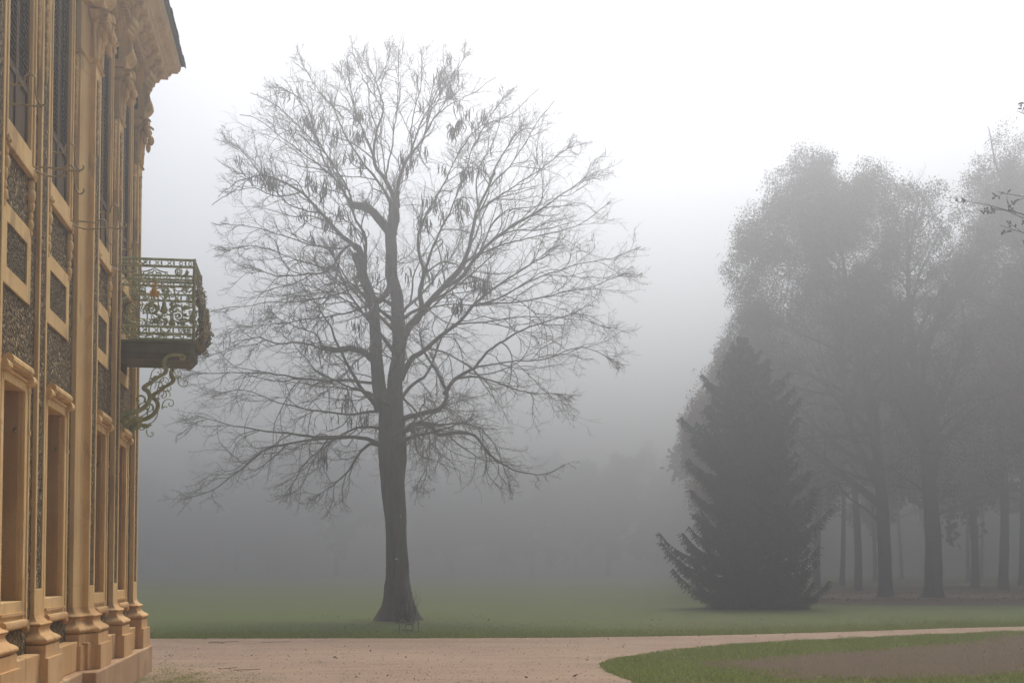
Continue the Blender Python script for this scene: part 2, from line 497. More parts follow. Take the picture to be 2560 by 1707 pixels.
def pilaster(s0, s1, wall, face, compound=False):
    e0 = wall - .02
    if compound:
        core = [(s0 - .31, e0), (s0 - .31, wall + .055), (s0 - .02, face - .075), (s0, face - .07), (s0, face), (s1, face), (s1, WALL_R - .02)]
    else:
        core = [(s0, e0), (s0, face), (s1, face), (s1, e0)]
    def plan(o):
        if not compound: return [(s0 - o, e0), (s0 - o, face + o), (s1 + o, face + o), (s1 + o, e0)]
        return [(s0 - .31 - o, e0), (s0 - .31 - o, wall + .055 + o * .7), (s0 - .02 - o, face - .075 + o * .8), (s0 - o, face - .07 + o), (s0 - o, face + o), (s1 + o, face + o), (s1 + o, WALL_R - .02)]
    mb = MB()
    # shaft, its front hollowed for the pebble strip
    bw, dp, zi0, zi1 = .075, .018, 1.42, 7.70
    left = core[:-2] if not compound else core[:5]
    fr = [(s0 + bw, face), (s0 + bw, face - dp), (s1 - bw, face - dp), (s1 - bw, face)]
    body = (left if not compound else core[:5]) + fr + (core[-2:] if not compound else core[5:])
    splan(mb, body, zi0, zi1)
    splan(mb, core, 1.05, zi0 - .0005); splan(mb, core, zi1 + .0005, 8.60)
    sh = mb.build('pilaster', M_STUCCO, palace)
    bevel(sh, .005, 1)
    il = MB(); sbox(il, s0 + bw + .002, s1 - bw - .002, face - dp - .01, face - dp + .007, zi0 + .003, zi1 - .003)
    il.build('pebble_inlay', M_PEBBLE, sh)
    b_ = MB()
    ring(b_, plan, [(.185, .4115), (.185, .71)])
    ring(b_, plan, [(.150, .7105), (.150, .84)])
    ring(b_, plan, torus_prof(.115, .8405, .935, .05) + [(.10, .94), (.075, .965), (.062, .995), (.066, 1.02), (.082, 1.03)] + torus_prof(.070, 1.035, 1.065, .018, 4) + [(.045, 1.075), (.022, 1.10), (.006, 1.135), (.002, 1.16)])
    o = b_.build('base', M_STONE, sh, smooth=True, auto=True)
    bevel(o, .006, 2)
    # capital: astragal, fluted bell, scrolls and hanging leaves
    c = MB()
    ring(c, plan, torus_prof(.004, 7.86, 7.905, .030, 5) + [(.012, 7.92), (.004, 7.93)])
    for q in (.10, .30, .70, .90):
        s = s0 + (s1 - s0) * q
        c.tubes(np.array([S(s, face + .008, 7.93), S(s, face + .016, 8.15), S(s, face + .035, 8.36)]), np.array([.020, .022, .026]), 6)
    for k in range(3):
        ee = wall + (face - wall) * (.2 + .35 * k)
        c.tubes(np.array([S(s0 - .008, ee, 7.93), S(s0 - .016, ee, 8.15), S(s0 - .035, ee, 8.36)]), np.array([.016, .018, .022]), 6)
    for q, d in ((0.04, 1), (.96, 1)):
        volute(c, s0 + (s1 - s0) * q, face + .10, 8.47, .085, .10)
        ball(c, (s0 + (s1 - s0) * q, face + .13, 8.33), .07, 8, (.8, .75, 1.1))
        ball(c, (s0 + (s1 - s0) * q, face + .09, 8.22), .055, 8, (.8, .7, 1.5))
    volute(c, s0 - .03, wall + .03, 8.46, .085, .10, 'e')
    volute(c, s0 - .05, face - .01, 8.45, .080, .10, 'e')
    ball(c, (s0 + (s1 - s0) * .5, face + .06, 8.42), .085, 8, (1.1, .7, .9))
    ball(c, (s0 - .03, (wall + face) / 2, 8.50), .075, 8, (.7, 1.0, .6))
    rosette(c, (s0 + s1) / 2, face + .03, 8.06, .06)
    ring(c, plan, [(.07, 8.545), (.085, 8.56), (.10, 8.59), (.10, 8.64)])
    c.build('capital', M_STUCCO, sh, smooth=True, auto=True)
    # garland of flower knobs down the pebble strip and beside the shaft
    for gs, ge, gz in (((s0 + s1) / 2, face - .005, 7.70), (s0 - .085 - (.31 if compound else 0), wall + .018, 7.74)):
        g = MB()
        g.tubes(np.array([S(gs, ge, gz + .05), S(gs, ge, gz - .45), S(gs, ge, gz - .9)]), np.array([.03, .025, .012]), 6)
        for k in range(7): rosette(g, gs, ge, gz - k * .128, .066 - .005 * k)
        g.build('garland', M_STUCCO, sh, smooth=True)
    # bell-shaped bracket carrying the entablature
    k_ = MB()
    pr = [(face - .02, 8.66), (face + .06, 8.66), (face + .075, 8.70), (face + .13, 8.745), (face + .165, 8.80), (face + .16, 8.87), (face + .13, 8.94), (face + .085, 9.02), (face + .07, 9.08), (face - .02, 9.08)]
    sprof(k_, pr, s0 - .03, s1 + .03)
    k_.build('bracket', M_STUCCO, sh, smooth=True, auto=True)
    t_ = MB()
    for z0, z1, o in ((9.06, 9.12, .10), (9.1205, 9.19, .13), (9.1905, 9.29, .17)): splan(t_, [(s0 - .05, wall), (s0 - .05, face + o), ((s0 + s1) / 2, face + o + .05), (s1 + .05, face + o), (s1 + .05, wall)], z0, z1)
    bevel(t_.build('entablature_block', M_STUCCO, sh), .008, 1)
    return sh

pilaster(11.94, 12.38, WALL_L, -.100)
pilaster(13.97, 14.40, WALL_L, -.100)
pilaster(16.39, 16.83, WALL_L, .040, True)
pilaster(18.35, 18.77, WALL_R, .040)
pilaster(20.36, 20.78, WALL_R, .040)

def frame_rect(mb, s0, s1, z0, z1, bw, e0, e1):
    sbox(mb, s0, s0 + bw, e0, e1, z0, z1); sbox(mb, s1 - bw, s1, e0, e1, z0, z1)
    sbox(mb, s0 + bw, s1 - bw, e0, e1, z1 - bw, z1); sbox(mb, s0 + bw, s1 - bw, e0, e1, z0, z0 + bw)

def rod(points, r=.011): return np.array([S(*p) for p in points]), r

for k, (a, b_, e) in enumerate(BAYS):
    # ---- ground-floor window: surround with ears, roll cap, apron sill
    f = MB()
    z0, z1 = 1.31, 3.41
    for o, e0_, e1_ in ((0.0, e - .3, e + .035), (.055, e - .3, e + .052)):
        pass
    sbox(f, a, a + .055, e - .02, e + .040, 1.10, 3.52); sbox(f, b_ - .055, b_, e - .02, e + .040, 1.10, 3.52)
    sbox(f, a + .0555, a + .17, e - .02, e + .026, 1.08, 3.44); sbox(f, b_ - .17, b_ - .0555, e - .02, e + .026, 1.08, 3.44)
    sbox(f, a + .0555, b_ - .0555, e - .02, e + .0255, 3.41, 3.56)
    sbox(f, a + .1705, b_ - .1705, e - .3, e + .024, 1.10, 1.31)
    sbox(f, a + .1, a + .170, e - .6, e - .0205, 1.2, 3.5); sbox(f, b_ - .170, b_ - .1, e - .6, e - .0205, 1.2, 3.5)
    sbox(f, a + .1705, b_ - .1705, e - .6, e - .0205, 3.4105, 3.5)
    for s in (a - .012, b_ - .055):                           # small ears at head and mid-height
        sbox(f, s, s + .067, e - .01, e + .046, 2.98, 3.03)
    fo = bevel(f.build('ground_window', M_STUCCO, palace), .008, 2)
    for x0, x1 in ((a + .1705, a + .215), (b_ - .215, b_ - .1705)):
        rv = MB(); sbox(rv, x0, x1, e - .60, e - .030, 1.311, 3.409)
        rv.build('window_reveal', M_SHADED_REVEAL, fo)  # jamb lining, its brown includes painted-in shade of the opening
    c = MB()
    th = np.linspace(-.5, 1.15, 9) * math.pi
    roll = [(e - .01, 3.60), (e + .01, 3.545)] + [(e + .055 + .055 * math.cos(t_), 3.605 + .055 * math.sin(t_)) for t_ in th] + [(e - .01, 3.66)]
    sprof(c, roll, a + .17, b_ - .17)
    low = [(p[0] - .006, p[1] - .075) for p in roll]
    sprof(c, low, a - .02, a + .165); sprof(c, low, b_ - .165, b_ + .02)
    sbox(c, a + .14, b_ - .14, e, e + .045, 3.50, 3.525)
    for s in (a + .03, b_ - .11):
        ball(c, (s + .04, e + .03, 3.44), .05, 8, (.9, .5, .9))
    c.build('window_cap', M_STUCCO, fo, smooth=True, auto=True)
    sl = MB()
    th = np.linspace(-.6, .9, 8) * math.pi
    sprof(sl, [(e - .01, 1.12)] + [(e + .05 + .04 * math.cos(t_), 1.085 + .045 * math.sin(t_)) for t_ in th[::-1]] + [(e - .01, 1.04)], a + .13, b_ - .13)
    sbox(sl, a + .12, b_ - .12, e, e + .05, 1.17, 1.20)
    ball(sl, (a + .07, e + .035, 1.03), .055, 8, (1.1, .8, .9)); ball(sl, (b_ - .07, e + .035, 1.03), .055, 8, (1.1, .8, .9))
    sl.build('window_sill', M_STONE, fo, smooth=True, auto=True)
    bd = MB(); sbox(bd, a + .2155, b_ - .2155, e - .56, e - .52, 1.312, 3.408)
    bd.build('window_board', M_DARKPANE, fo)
    for s_, zz in ((a + .215, 3.05), (a + .215, 1.55), (b_ - .215, 3.0)):
        pn = MB()
        pn.tubes(*[np.array([S(s_, e - .06, zz), S(s_ + (.10 if s_ < (a + b_) / 2 else -.10), e - .05, zz + .01), S(s_ + (.14 if s_ < (a + b_) / 2 else -.14), e - .02, zz + .03)]), np.array([.016, .014, .010])], sides=6, cap=True)
        pn.build('shutter_pin', M_RUSTIRON, fo)
    # ---- panel between the floors
    p = MB()
    frame_rect(p, a + .02, b_ - .02, 4.31, 5.07, .165, e - .02, e + .022)
    po = p.build('wall_panel', M_STUCCO, palace)
    q = MB(); sbox(q, a + .1855, b_ - .1855, e - .02, e + .006, 4.476, 4.904)
    q.build('pebble_field', M_PEBBLE2, po)
    for z0, z1 in ((3.70, 4.309), (5.071, 5.75)):
        sbd = MB(); sbox(sbd, a + .02, a + .055, e, e + .0225, z0, z1)
        sbd.build('edge_strip', M_STUCCO, po)
    # ---- upper window with louvred shutters
    f = MB()
    for sgn, s_ in ((0, a), (1, b_)):
        x0, x1 = (s_, s_ + .115) if sgn == 0 else (s_ - .115, s_)
        sbox(f, x0, x1, e - .60, e + .030, 5.62, 8.60)
        y0, y1 = (s_ - .001, s_ + .06) if sgn == 0 else (s_ - .06, s_ + .001)
        sbox(f, y0, y1, e - .02, e + .048, 5.50, 8.64)
    sbox(f, a + .1155, b_ - .1155, e - .60, e + .030, 8.46, 8.60)
    sbox(f, a + .1155, b_ - .1155, e - .60, e + .032, 5.70, 5.86)
    sbox(f, a + .061, b_ - .061, e - .02, e + .055, 5.60, 5.699)
    uo = bevel(f.build('upper_window', M_STUCCO, palace), .007, 2)
    hd = MB()
    sprof(hd, [(e, 8.58), (e + .06, 8.60), (e + .075, 8.645), (e + .055, 8.69), (e + .10, 8.72), (e + .10, 8.75), (e, 8.76)], a - .03, b_ + .03)
    mid = (a + b_) / 2
    ball(hd, (mid, e + .08, 8.80), .10, 8, (1.3, .6, 1)); rosette(hd, mid, e + .09, 8.64, .07)
    hd.build('window_head', M_STUCCO, uo, smooth=True, auto=True)
    for s0_, s1_ in ((a + .12, mid - .004), (mid + .004, b_ - .12)):
        sh = MB()
        ez = e - .006
        frame_rect(sh, s0_, s1_, 5.865, 8.455, .055, ez - .035, ez)
        sbox(sh, s0_ + .055, s1_ - .055, ez - .034, ez - .001, 6.42, 6.49)
        sbox(sh, s0_ + .06, s1_ - .06, ez - .030, ez - .018, 5.92, 6.42)
        for z_ in np.arange(6.50, 8.39, .058):
            sprof(sh, [(ez - .033, z_ + .045), (ez - .033, z_ + .057), (ez - .002, z_ + .014), (ez - .002, z_ + .002)], s0_ + .055, s1_ - .055)
        sbox(sh, s0_ + .05, s1_ - .05, ez - .06, ez - .045, 5.9, 8.42)
        sh.build('shutter', M_SHUTTER, uo)
    r_ = random.Random(40 + k)
    for s_ in (a + .05, b_ - .05):
        dr = MB()
        for j, (zz, rr_) in enumerate(((5.52, .060), (5.42, .075), (5.31, .060), (5.21, .045), (5.12, .055), (5.04, .035))):
            ball(dr, (s_ + r_.uniform(-.015, .015), e + .015, zz), rr_, 8, (.75, .75, 1.15))
        rosette(dr, s_, e + .055, 5.62, .055)
        dr.build('drapery_ornament', M_STUCCO, uo, smooth=True)
    # iron shutter stays standing out from the sill ends
    for s_, zz, ln in ((a + .10, 5.98, .34), (b_ - .06, 5.72, .36)):
        hk = MB()
        def tube(pts, r=.0095): 
            c_ = smooth_line([S(*p) for p in pts], 6); hk.tubes(c_, np.full(len(c_), r), 6, cap=True)
        tube([(s_, e, zz), (s_, e + ln * .5, zz), (s_, e + ln, zz - .01)])
        tube([(s_ + .02, e + .03, zz + .20), (s_ + .02, e + .10, zz + .19), (s_ + .02, e + .16, zz + .20)] if s_ < mid else [(s_ + .03, e + .02, zz - .01), (s_ + .03, e + .12, zz - .06), (s_ + .03, e + .22, zz - .08), (s_ + .03, e + .36, zz - .07)])
        o0, z00 = (e + .17, zz + .20) if s_ < mid else (e + .34, zz - .06)
        lp = [(s_ + .02, o0, z00)] + [(s_ + .02, o0 + .05 + .05 * math.cos(q_), z00 + .05 + .05 * math.sin(q_)) for q_ in np.linspace(3.4, -.3, 7)]
        lp += [(s_ + .02, o0 + .105, z00 - .05), (s_ + .02, o0 + .12, z00 - .14), (s_ + .02, o0 + .16, z00 - .19), (s_ + .02, o0 + .20, z00 - .165), (s_ + .02, o0 + .195, z00 - .135)]
        tube(lp)
        hk.build('shutter_stay', M_HOOK, uo)

# ---- entablature arches, cornice, roof
ca = MB()
def arch(s0, s1, e, rise=.30):
    q = np.linspace(0, 1, 25)
    ss = s0 + (s1 - s0) * q; zz = 8.93 + rise * (1 - (2 * q - 1) ** 2) ** .75
    for o, dz0, dz1 in ((.07, 0, .05), (.10, .0505, .11), (.14, .1105, .16)):
        for k in range(24):
            V = []
            for j in (k, k + 1):
                V += [S(ss[j], e, zz[j] + dz0), S(ss[j], e + o, zz[j] + dz0), S(ss[j], e + o, zz[j] + dz1), S(ss[j], e, zz[j] + dz1)]
            ca.add(V, [(0, 4, 5, 1), (1, 5, 6, 2), (2, 6, 7, 3)])
    for k in range(24):
        V = [S(ss[k], e + .05, zz[k] + .15), S(ss[k + 1], e + .05, zz[k + 1] + .15), S(ss[k + 1], e + .05, 9.40), S(ss[k], e + .05, 9.40)]
        ca.add(V, [(0, 1, 2, 3)])
arch(14.43, 16.36, WALL_L + .05, .26); arch(16.86, 18.32, WALL_R); arch(18.80, 20.33, WALL_R); arch(12.41, 13.94, WALL_L)
K9 = .86
prof = [(-.3, 9.275), (.13, 9.275), (.14, 9.30), (.22, 9.31), (.22, 9.345), (.275, 9.355), (.285, 9.39), (.31, 9.40), (.31, 9.44), (.44, 9.441), (.45, 9.50), (.48, 9.51), (.50, 9.555), (.55, 9.59), (.61, 9.60), (.615, 9.635), (.64, 9.645), (.655, 9.70), (.66, 9.74), (-.3, 9.74)]
prof = [(a * K9 if a > 0 else a, z) for a, z in prof]
n = len(prof)
V = [S(9.6, a, z) for a, z in prof] + [S(S_END + max(a, -.05) - .02, a, z) for a, z in prof] + [S(S_END + max(a, -.05) - .02, -5.0, z) for a, z in prof]
Q = []
for st in (0, n):
    Q += [(st + i, st + (i + 1) % n, st + n + (i + 1) % n, st + n + i) for i in range(n)]
ca.add(V, Q, polys=[list(range(2 * n, 3 * n))])
for s in np.arange(12.0, S_END + .1, .085):
    sbox(ca, s, s + .05, .10, .185, 9.215, 9.2745)
co = bevel(ca.build('cornice', M_STUCCO, palace), .006, 1)
for s in np.arange(15.72, S_END + .3, .43):
    md = MB()
    sprof(md, [(.17, 9.4395), (.17, 9.33), (.22, 9.31), (.26, 9.33), (.29, 9.375), (.33, 9.375), (.36, 9.395), (.37, 9.4395)], s - .085, s + .085)
    volute(md, s, .245, 9.345, .045, .19)
    ball(md, (s, .345, 9.40), .03, 6, (1.6, 1, 1))
    md.build('modillion', M_STUCCO, co, smooth=True, auto=True)
rf = MB()
rng = np.random.default_rng(5)
for row in range(9):
    e1 = .645 - row * .16; z1 = 9.745 + row * .13
    s = 9.6 + (row % 2) * .09
    while s < S_END + e1 + .02:
        wd = .18
        jt = rng.uniform(-.012, .012); lift = rng.uniform(0, .012)
        b_ = min(s + wd - .004, S_END + e1 + .03)
        v = [S(s, e1 + jt, z1 + lift), S(b_, e1 + jt + rng.uniform(-.006, .006), z1 + lift), S(b_, e1 - .30, z1 + .245 + lift), S(s, e1 - .30, z1 + .245 + lift)]
        v += [(p[0], p[1], p[2] + .014) for p in v]
        rf.add(v, [(0, 3, 2, 1), (4, 5, 6, 7), (0, 1, 5, 4), (1, 2, 6, 5), (2, 3, 7, 6), (3, 0, 4, 7)])
        s += wd
rf.prism([(.615, 9.745), (.615, 9.775), (-5.5, 14.9), (-5.5, 9.745)], 9.6, S_END + .575, lambda p, s: S(s, p[0], p[1]))
ro = rf.build('roof', M_SLATE, palace)

# ---- the balcony
SN, SF, EF = 18.83, 19.88, 1.045
sb = MB()
sbox(sb, SN + .03, SF - .03, WALL_R, EF - .03, 4.70, 4.845)
sbox(sb, SN - .02, SF + .02, WALL_R, EF + .02, 4.8455, 4.875)
for k in range(5): sbox(sb, SN + .05 + k * .012, SF - .05 - k * .012, WALL_R, EF - .045 - k * .012, 4.62 + (4 - k) * .016, 4.636 + (4 - k) * .016 - .0005)
bal = sb.build('balcony', M_SLAB, palace)
bevel(bal, .006, 1)
MX, MZ = .000864, .000907
def bx(x): return x * MX
def bz(y): return 6.05 - (y - 80) * MZ
RAILS = [(80, 122), (188, 230), (398, 432), (500, 538), (1138, 1178), (1250, 1288)]
def bulge(z):
    y = 80 + (6.05 - z) / MZ
    return float(np.interp(y, [80, 300, 500, 700, 900, 1100, 1250, 1330, 1400], [0, .01, .035, .08, .125, .155, .135, .07, .0]))
curves = []                              # (points in the enlarged view, thickness)
def cv(pts, r=.0085, n=6): curves.append((smooth_line(pts, n), r))
def sp(c, r0, r1, turns, a0, r=.0075): curves.append((spiral(c, r0, r1, turns, a0), r))
for x in (90, 250, 410, 600, 800, 990, 1140):                     # narrow friezes between the rails
    for y0, y1 in ((125, 188), (432, 500), (1178, 1250)):
        ym = (y0 + y1) / 2
        if int(x / 100) % 2 == 0:
            cv([(x - 38, y0), (x, ym - 4), (x + 38, y1)], .007); cv([(x - 38, y1), (x, ym + 4), (x + 38, y0)], .007)
        else:
            sp((x, ym), 26, 24, 1, 0, .007)
        cv([(x + 78, y0), (x + 70, ym), (x + 78, y1)], .011)
for m_ in (0, 1):                        # field under the upper rail: swags and rays
    f = (lambda x: x) if m_ == 0 else (lambda x: 560 - (x - 560))
    cv([(f(345), 300), (f(420), 296), (f(500), 272), (f(560), 235)]); cv([(f(560), 262), (f(522), 310), (f(462), 320), (f(458), 392)])
    cv([(f(522), 310), (f(540), 350), (f(558), 392)], .007); cv([(f(395), 300), (f(370), 350), (f(345), 392)])
    cv([(f(470), 392), (f(440), 360), (f(400), 395)], .007)
sp((945, 282), 66, 8, 2.0, -1.2, .0095); cv([(760, 310), (800, 352), (880, 352), (925, 330), (940, 290)], .009); cv([(1090, 236), (1065, 310), (1010, 355), (930, 345)])
cv([(1105, 270), (1085, 330), (1060, 396)], .012); cv([(1000, 392), (1040, 350), (1095, 300)], .007)
sp((230, 290), 55, 8, 1.8, 2.0); sp((120, 300), 50, 8, 1.8, 1.0); cv([(60, 240), (100, 330), (180, 390)])
# the big field: acanthus scrolls round an urn
sp((520, 890), 98, 8, 2.1, 2.6, .0095); sp((960, 985), 80, 8, 1.9, -2.4, .0095); sp((890, 880), 62, 8, 1.6, 2.8); sp((375, 600), 72, 10, 1.8, 0.5); sp((745, 575), 66, 12, 1.9, 0.2, .010)
sp((1050, 590), 55, 8, 1.8, 3.0); sp((1118, 745), 48, 8, 1.7, 1.2); sp((1130, 680), 32, 6, 1.4, -.5); sp((1075, 850), 42, 8, 1.5, 2.0, .011)
sp((1150, 930), 36, 6, 1.5, 3.4); sp((230, 640), 80, 10, 2, .3); sp((200, 900), 95, 10, 2, 2.2); sp((150, 1060), 60, 8, 1.7, 1.2); sp((80, 760), 55, 8, 1.7, 3.0)
cv([(370, 958), (470, 955), (560, 962), (700, 970)]); cv([(392, 975), (398, 885), (465, 802), (560, 808), (625, 865), (605, 940), (540, 965)], .0095)
cv([(832, 995), (828, 885), (880, 822), (950, 808), (1010, 845), (1060, 915)], .0095); cv([(838, 862), (920, 835), (1020, 835), (1180, 842)], .0075)
cv([(358, 680), (400, 722), (470, 765), (560, 772), (640, 752), (720, 735)], .0095); cv([(905, 640), (902, 700), (930, 765), (1010, 762), (1110, 735)], .010)
cv([(340, 1040), (440, 1080), (560, 1102), (700, 1085), (800, 1060)], .0095); cv([(700, 968), (655, 1045), (520, 1112), (440, 1130)]); cv([(520, 968), (580, 1030), (660, 1058), (770, 1110)], .0085)
cv([(832, 990), (890, 1058), (1005, 1082), (1130, 1050), (1192, 960), (1200, 850)], .011); cv([(725, 1000), (770, 1062), (810, 1110)]); cv([(1120, 1040), (1150, 1000), (1175, 930)])
cv([(545, 690), (560, 730), (540, 765)]); cv([(600, 690), (650, 740), (700, 770)]); cv([(640, 660), (690, 700), (715, 745)]); cv([(735, 730), (770, 690), (820, 655), (850, 690), (885, 670)], .009)
cv([(740, 760), (790, 735), (835, 745), (840, 785), (800, 795)], .009); cv([(885, 560), (890, 640), (910, 660), (960, 610)], .012); cv([(420, 690), (445, 720), (425, 745)], .013); cv([(740, 640), (735, 690), (725, 740)], .014)
cv([(480, 800), (470, 870), (500, 940)], .012); cv([(625, 800), (640, 860), (600, 930)], .013); cv([(360, 760), (372, 830), (345, 890)], .008); cv([(280, 560), (300, 760), (285, 960), (300, 1130)], .009)
cv([(1195, 560), (1180, 700), (1200, 850)], .010); cv([(480, 1030), (500, 1060), (545, 1045), (545, 1110)], .010); cv([(980, 1125), (1000, 1105), (1050, 1108), (1075, 1128)], .009); cv([(60, 980), (170, 1090), (340, 1110)])
sp((405, 1058), 22, 6, 1.2, 1.5, .006); sp((860, 1105), 24, 6, 1.2, 3, .006)
# lowest strip
sp((668, 1335), 34, 8, 1.3, 0.0); sp((745, 1335), 34, 8, 1.3, 3.14); cv([(350, 1362), (420, 1345), (445, 1305), (520, 1300), (548, 1340)]); cv([(545, 1290), (550, 1330), (600, 1362)]); cv([(880, 1290), (885, 1330), (830, 1362)]); cv([(890, 1308), (960, 1302), (1010, 1330), (1060, 1362)])
sp((495, 1350), 20, 5, 1.3, 0, .006); sp((300, 1330), 30, 8, 1.3, 0); sp((150, 1330), 30, 8, 1.3, 1); cv([(1040, 1290), (1045, 1340), (1090, 1362)])

def railing(place, name, mats, extra=None, xmax=1200):
    """place(x, y) puts a point of the drawing into the wall frame"""
    mb = MB()
    xs = np.linspace(20, xmax, 24)
    for y0, y1 in RAILS:
        c_ = np.array([place(x, (y0 + y1) / 2) for x in xs])
        mb.tubes(c_, np.full(len(xs), (y1 - y0) / 2 * MZ), 4, flat=.75, cap=True)
    for x in (20, xmax): mb.tubes(np.array([place(x, y) for y in (84, 300, 600, 900, 1200, 1360)]), np.full(6, .016), 4, cap=True)
    ob = mb.build(name, mats, bal)
    sc = MB()
    for pts, r in curves:
        pts = pts[(pts[:, 0] < xmax + 5)]
        if len(pts) < 3: continue
        P = np.array([place(x, y) for x, y in pts])
        q = np.linspace(0, 1, len(P))
        sc.tubes(P, r * (0.75 + .5 * np.sin(q * math.pi)), 5, cap=True)
    if extra: extra(sc, place)
    sc.build('scrollwork', mats, ob, smooth=True)
    return ob

def side_urn(sc, place):
    prof_ = [(0, .012), (.02, .035), (.05, .052), (.09, .046), (.13, .028), (.15, .034), (.17, .022), (.22, .012)]
    c = np.array([place(722, 965)] * len(prof_)) + np.array([[0, 0, h] for h, r in prof_])
    sc.tubes(c, np.array([r for h, r in prof_]), 10, cap=True)
    for x, y in ((705, 590), (770, 600), (345, 610), (400, 620), (1085, 855), (1120, 850), (945, 740), (600, 870), (500, 830), (560, 1060), (830, 880), (1090, 290), (1080, 330)):
        p = place(x, y); ball(sc, (p[0], -p[1], p[2]), .026, 6, (.4, 1.2, .9))

near = lambda x, y: S(SN, bx(x), bz(y))
far = lambda x, y: S(SF, bx(x), bz(y))
railing(near, 'side_railing', M_IRON, side_urn)
railing(far, 'side_railing', M_IRON, side_urn)
def front_extra(sc, place):
    r_ = np.random.default_rng(3)
    for _ in range(380):                                        # dense leafy ironwork of the bowed front
        x, y = r_.uniform(20, 1180), r_.uniform(380, 1380)
        pts = spiral((x, y), r_.uniform(18, 60), 6, r_.uniform(.6, 1.6), r_.uniform(0, 6.28), 12)
        P = np.array([place(*p) for p in pts])
        P[:, 1] += r_.uniform(-.03, max(.0, bulge(bz(y)) - .02)) - np.linspace(0, 1, 12) * r_.uniform(-.02, .06)
        sc.tubes(P, np.linspace(.011, .005, 12), 4)
    for k in range(5):
        p = place(100 + k * 240, 1340); c = spiral((0, 0), .06, .012, 1.4, 1.2, 16)
        sc.tubes(np.array([(p[0], p[1] - a - .04, p[2] - .06 + b_) for a, b_ in c]), np.full(16, .009), 5)
front = lambda x, y: S(SN + (SF - SN) * x / 1200, EF + bulge(bz(y)), bz(y))
fr_o = railing(front, 'front_railing', M_RUSTIRON, front_extra)
cf = MB()                                                       # coat of arms standing proud of the front, seen edge-on
sc_ = [(SN + .46, 5.22), (SN + .44, 5.34), (SN + .48, 5.43), (SN + .58, 5.43), (SN + .62, 5.34), (SN + .60, 5.22), (SN + .53, 5.17)]
cf.prism(sc_, -(EF + .12), -(EF + .17), lambda p, y: (p[0], y, p[1]))
cf.build('shield', M_RUSTIRON, fr_o)
for s in (SN, SF):
    po_ = MB()
    po_.tubes(np.array([S(s, EF, 4.87), S(s, EF, 5.4), S(s, EF, 6.05)]), np.full(3, .022), 8, cap=True)
    po_.build('corner_post', M_IRON, bal)
mk = MB()
c0 = near(565, 610)
for dx, dy, r in ((0, 0, .046), (0, 40, .036), (-55, 30, .022), (60, 30, .022), (-60, 0, .018), (65, 0, .018), (0, -50, .030), (-30, 55, .022), (35, 55, .022), (0, -95, .022), (-28, -110, .02), (30, -110, .02), (0, -150, .018), (-20, -180, .014), (22, -180, .014), (-80, -100, .016), (80, -95, .016)):
    p = near(565 + dx, 620 + dy); ball(mk, (p[0], -p[1] + 0, p[2]), r, 8, (.7, 1, 1.15))
mk.build('gilded_mask', M_GOLD, bal, smooth=True)
# brackets under the balcony
def kx(x): return x * .000775 - .075
def kz(y): return 4.755 - y * .000798
main = [(60, 1290), (100, 1230), (190, 1175), (300, 1145), (420, 1120), (500, 1085), (575, 1030), (635, 950), (658, 880), (648, 805), (605, 745), (548, 702), (600, 645), (700, 585), (790, 510), (870, 462), (930, 415), (945, 360), (912, 290), (905, 225), (930, 160), (985, 115), (1060, 92), (1150, 88), (1235, 95), (1275, 125), (1262, 160), (1215, 168), (1190, 135)]
tend = [([(640, 600), (665, 500), (700, 390), (770, 335), (830, 350), (855, 400), (825, 440), (795, 415), (815, 395)], .008), ([(880, 460), (905, 400), (915, 350), (880, 335), (868, 360)], .008),
        ([(560, 960), (575, 900), (545, 850), (480, 838), (430, 870), (425, 925), (455, 945), (470, 915)], .016), ([(500, 1080), (470, 1050), (475, 990), (540, 965)], .012),
        ([(700, 600), (665, 700), (665, 780)], .008), ([(760, 590), (765, 640), (735, 700)], .008), ([(770, 585), (840, 590), (890, 640), (880, 690)], .010), ([(830, 545), (850, 578), (890, 570), (905, 530), (890, 500)], .009),
        ([(960, 120), (955, 210), (1000, 290), (1040, 300)], .009), ([(1040, 330), (1035, 400), (1070, 470), (1140, 500), (1205, 470), (1220, 420), (1190, 382), (1150, 395), (1165, 425)], .009),
        ([(1060, 300), (1085, 345), (1130, 350), (1140, 318)], .009), ([(745, 930), (745, 850), (790, 770), (860, 740), (935, 760), (955, 820), (925, 865), (880, 865), (862, 825), (890, 815)], .009),
        ([(750, 915), (780, 880), (825, 882), (825, 905)], .010), ([(455, 1320), (460, 1400), (510, 1448), (570, 1425), (580, 1380), (550, 1365), (535, 1390)], .009), ([(620, 1110), (650, 1050), (665, 960)], .009),
        ([(250, 1190), (240, 1260), (280, 1305), (315, 1290), (300, 1265)], .016), ([(120, 1330), (150, 1400), (200, 1410), (215, 1370), (180, 1360)], .014), ([(620, 1110), (560, 1180), (440, 1230)], .009)]
for s in (SN + .05, SF - .05):
    mb = MB()
    c_ = smooth_line(main, 5)
    q = np.linspace(0, 1, len(c_))
    rad = np.interp(q, [0, .1, .25, .4, .5, .56, .62, .7, .8, .92, 1], [.046, .036, .031, .033, .024, .028, .036, .028, .025, .024, .014])
    mb.tubes(np.array([S(s, kx(x), kz(y)) for x, y in c_]), rad, 10, flat=.7, cap=True)
    for pts, r in tend:
        c2 = smooth_line(pts, 6)
        mb.tubes(np.array([S(s, kx(x), kz(y)) for x, y in c2]), r * (1.05 - .4 * np.linspace(0, 1, len(c2))), 5, cap=True)
    for x, y, r in ((760, 500, .030), (820, 490, .026), (700, 530, .022), (430, 1250, .05), (300, 1230, .06), (200, 1290, .055), (500, 1230, .03)):
        ball(mb, (s, kx(x), kz(y)), r, 8, (.6, 1.2, .8))
    mb.build('bracket', M_IRON, bal, smooth=True)

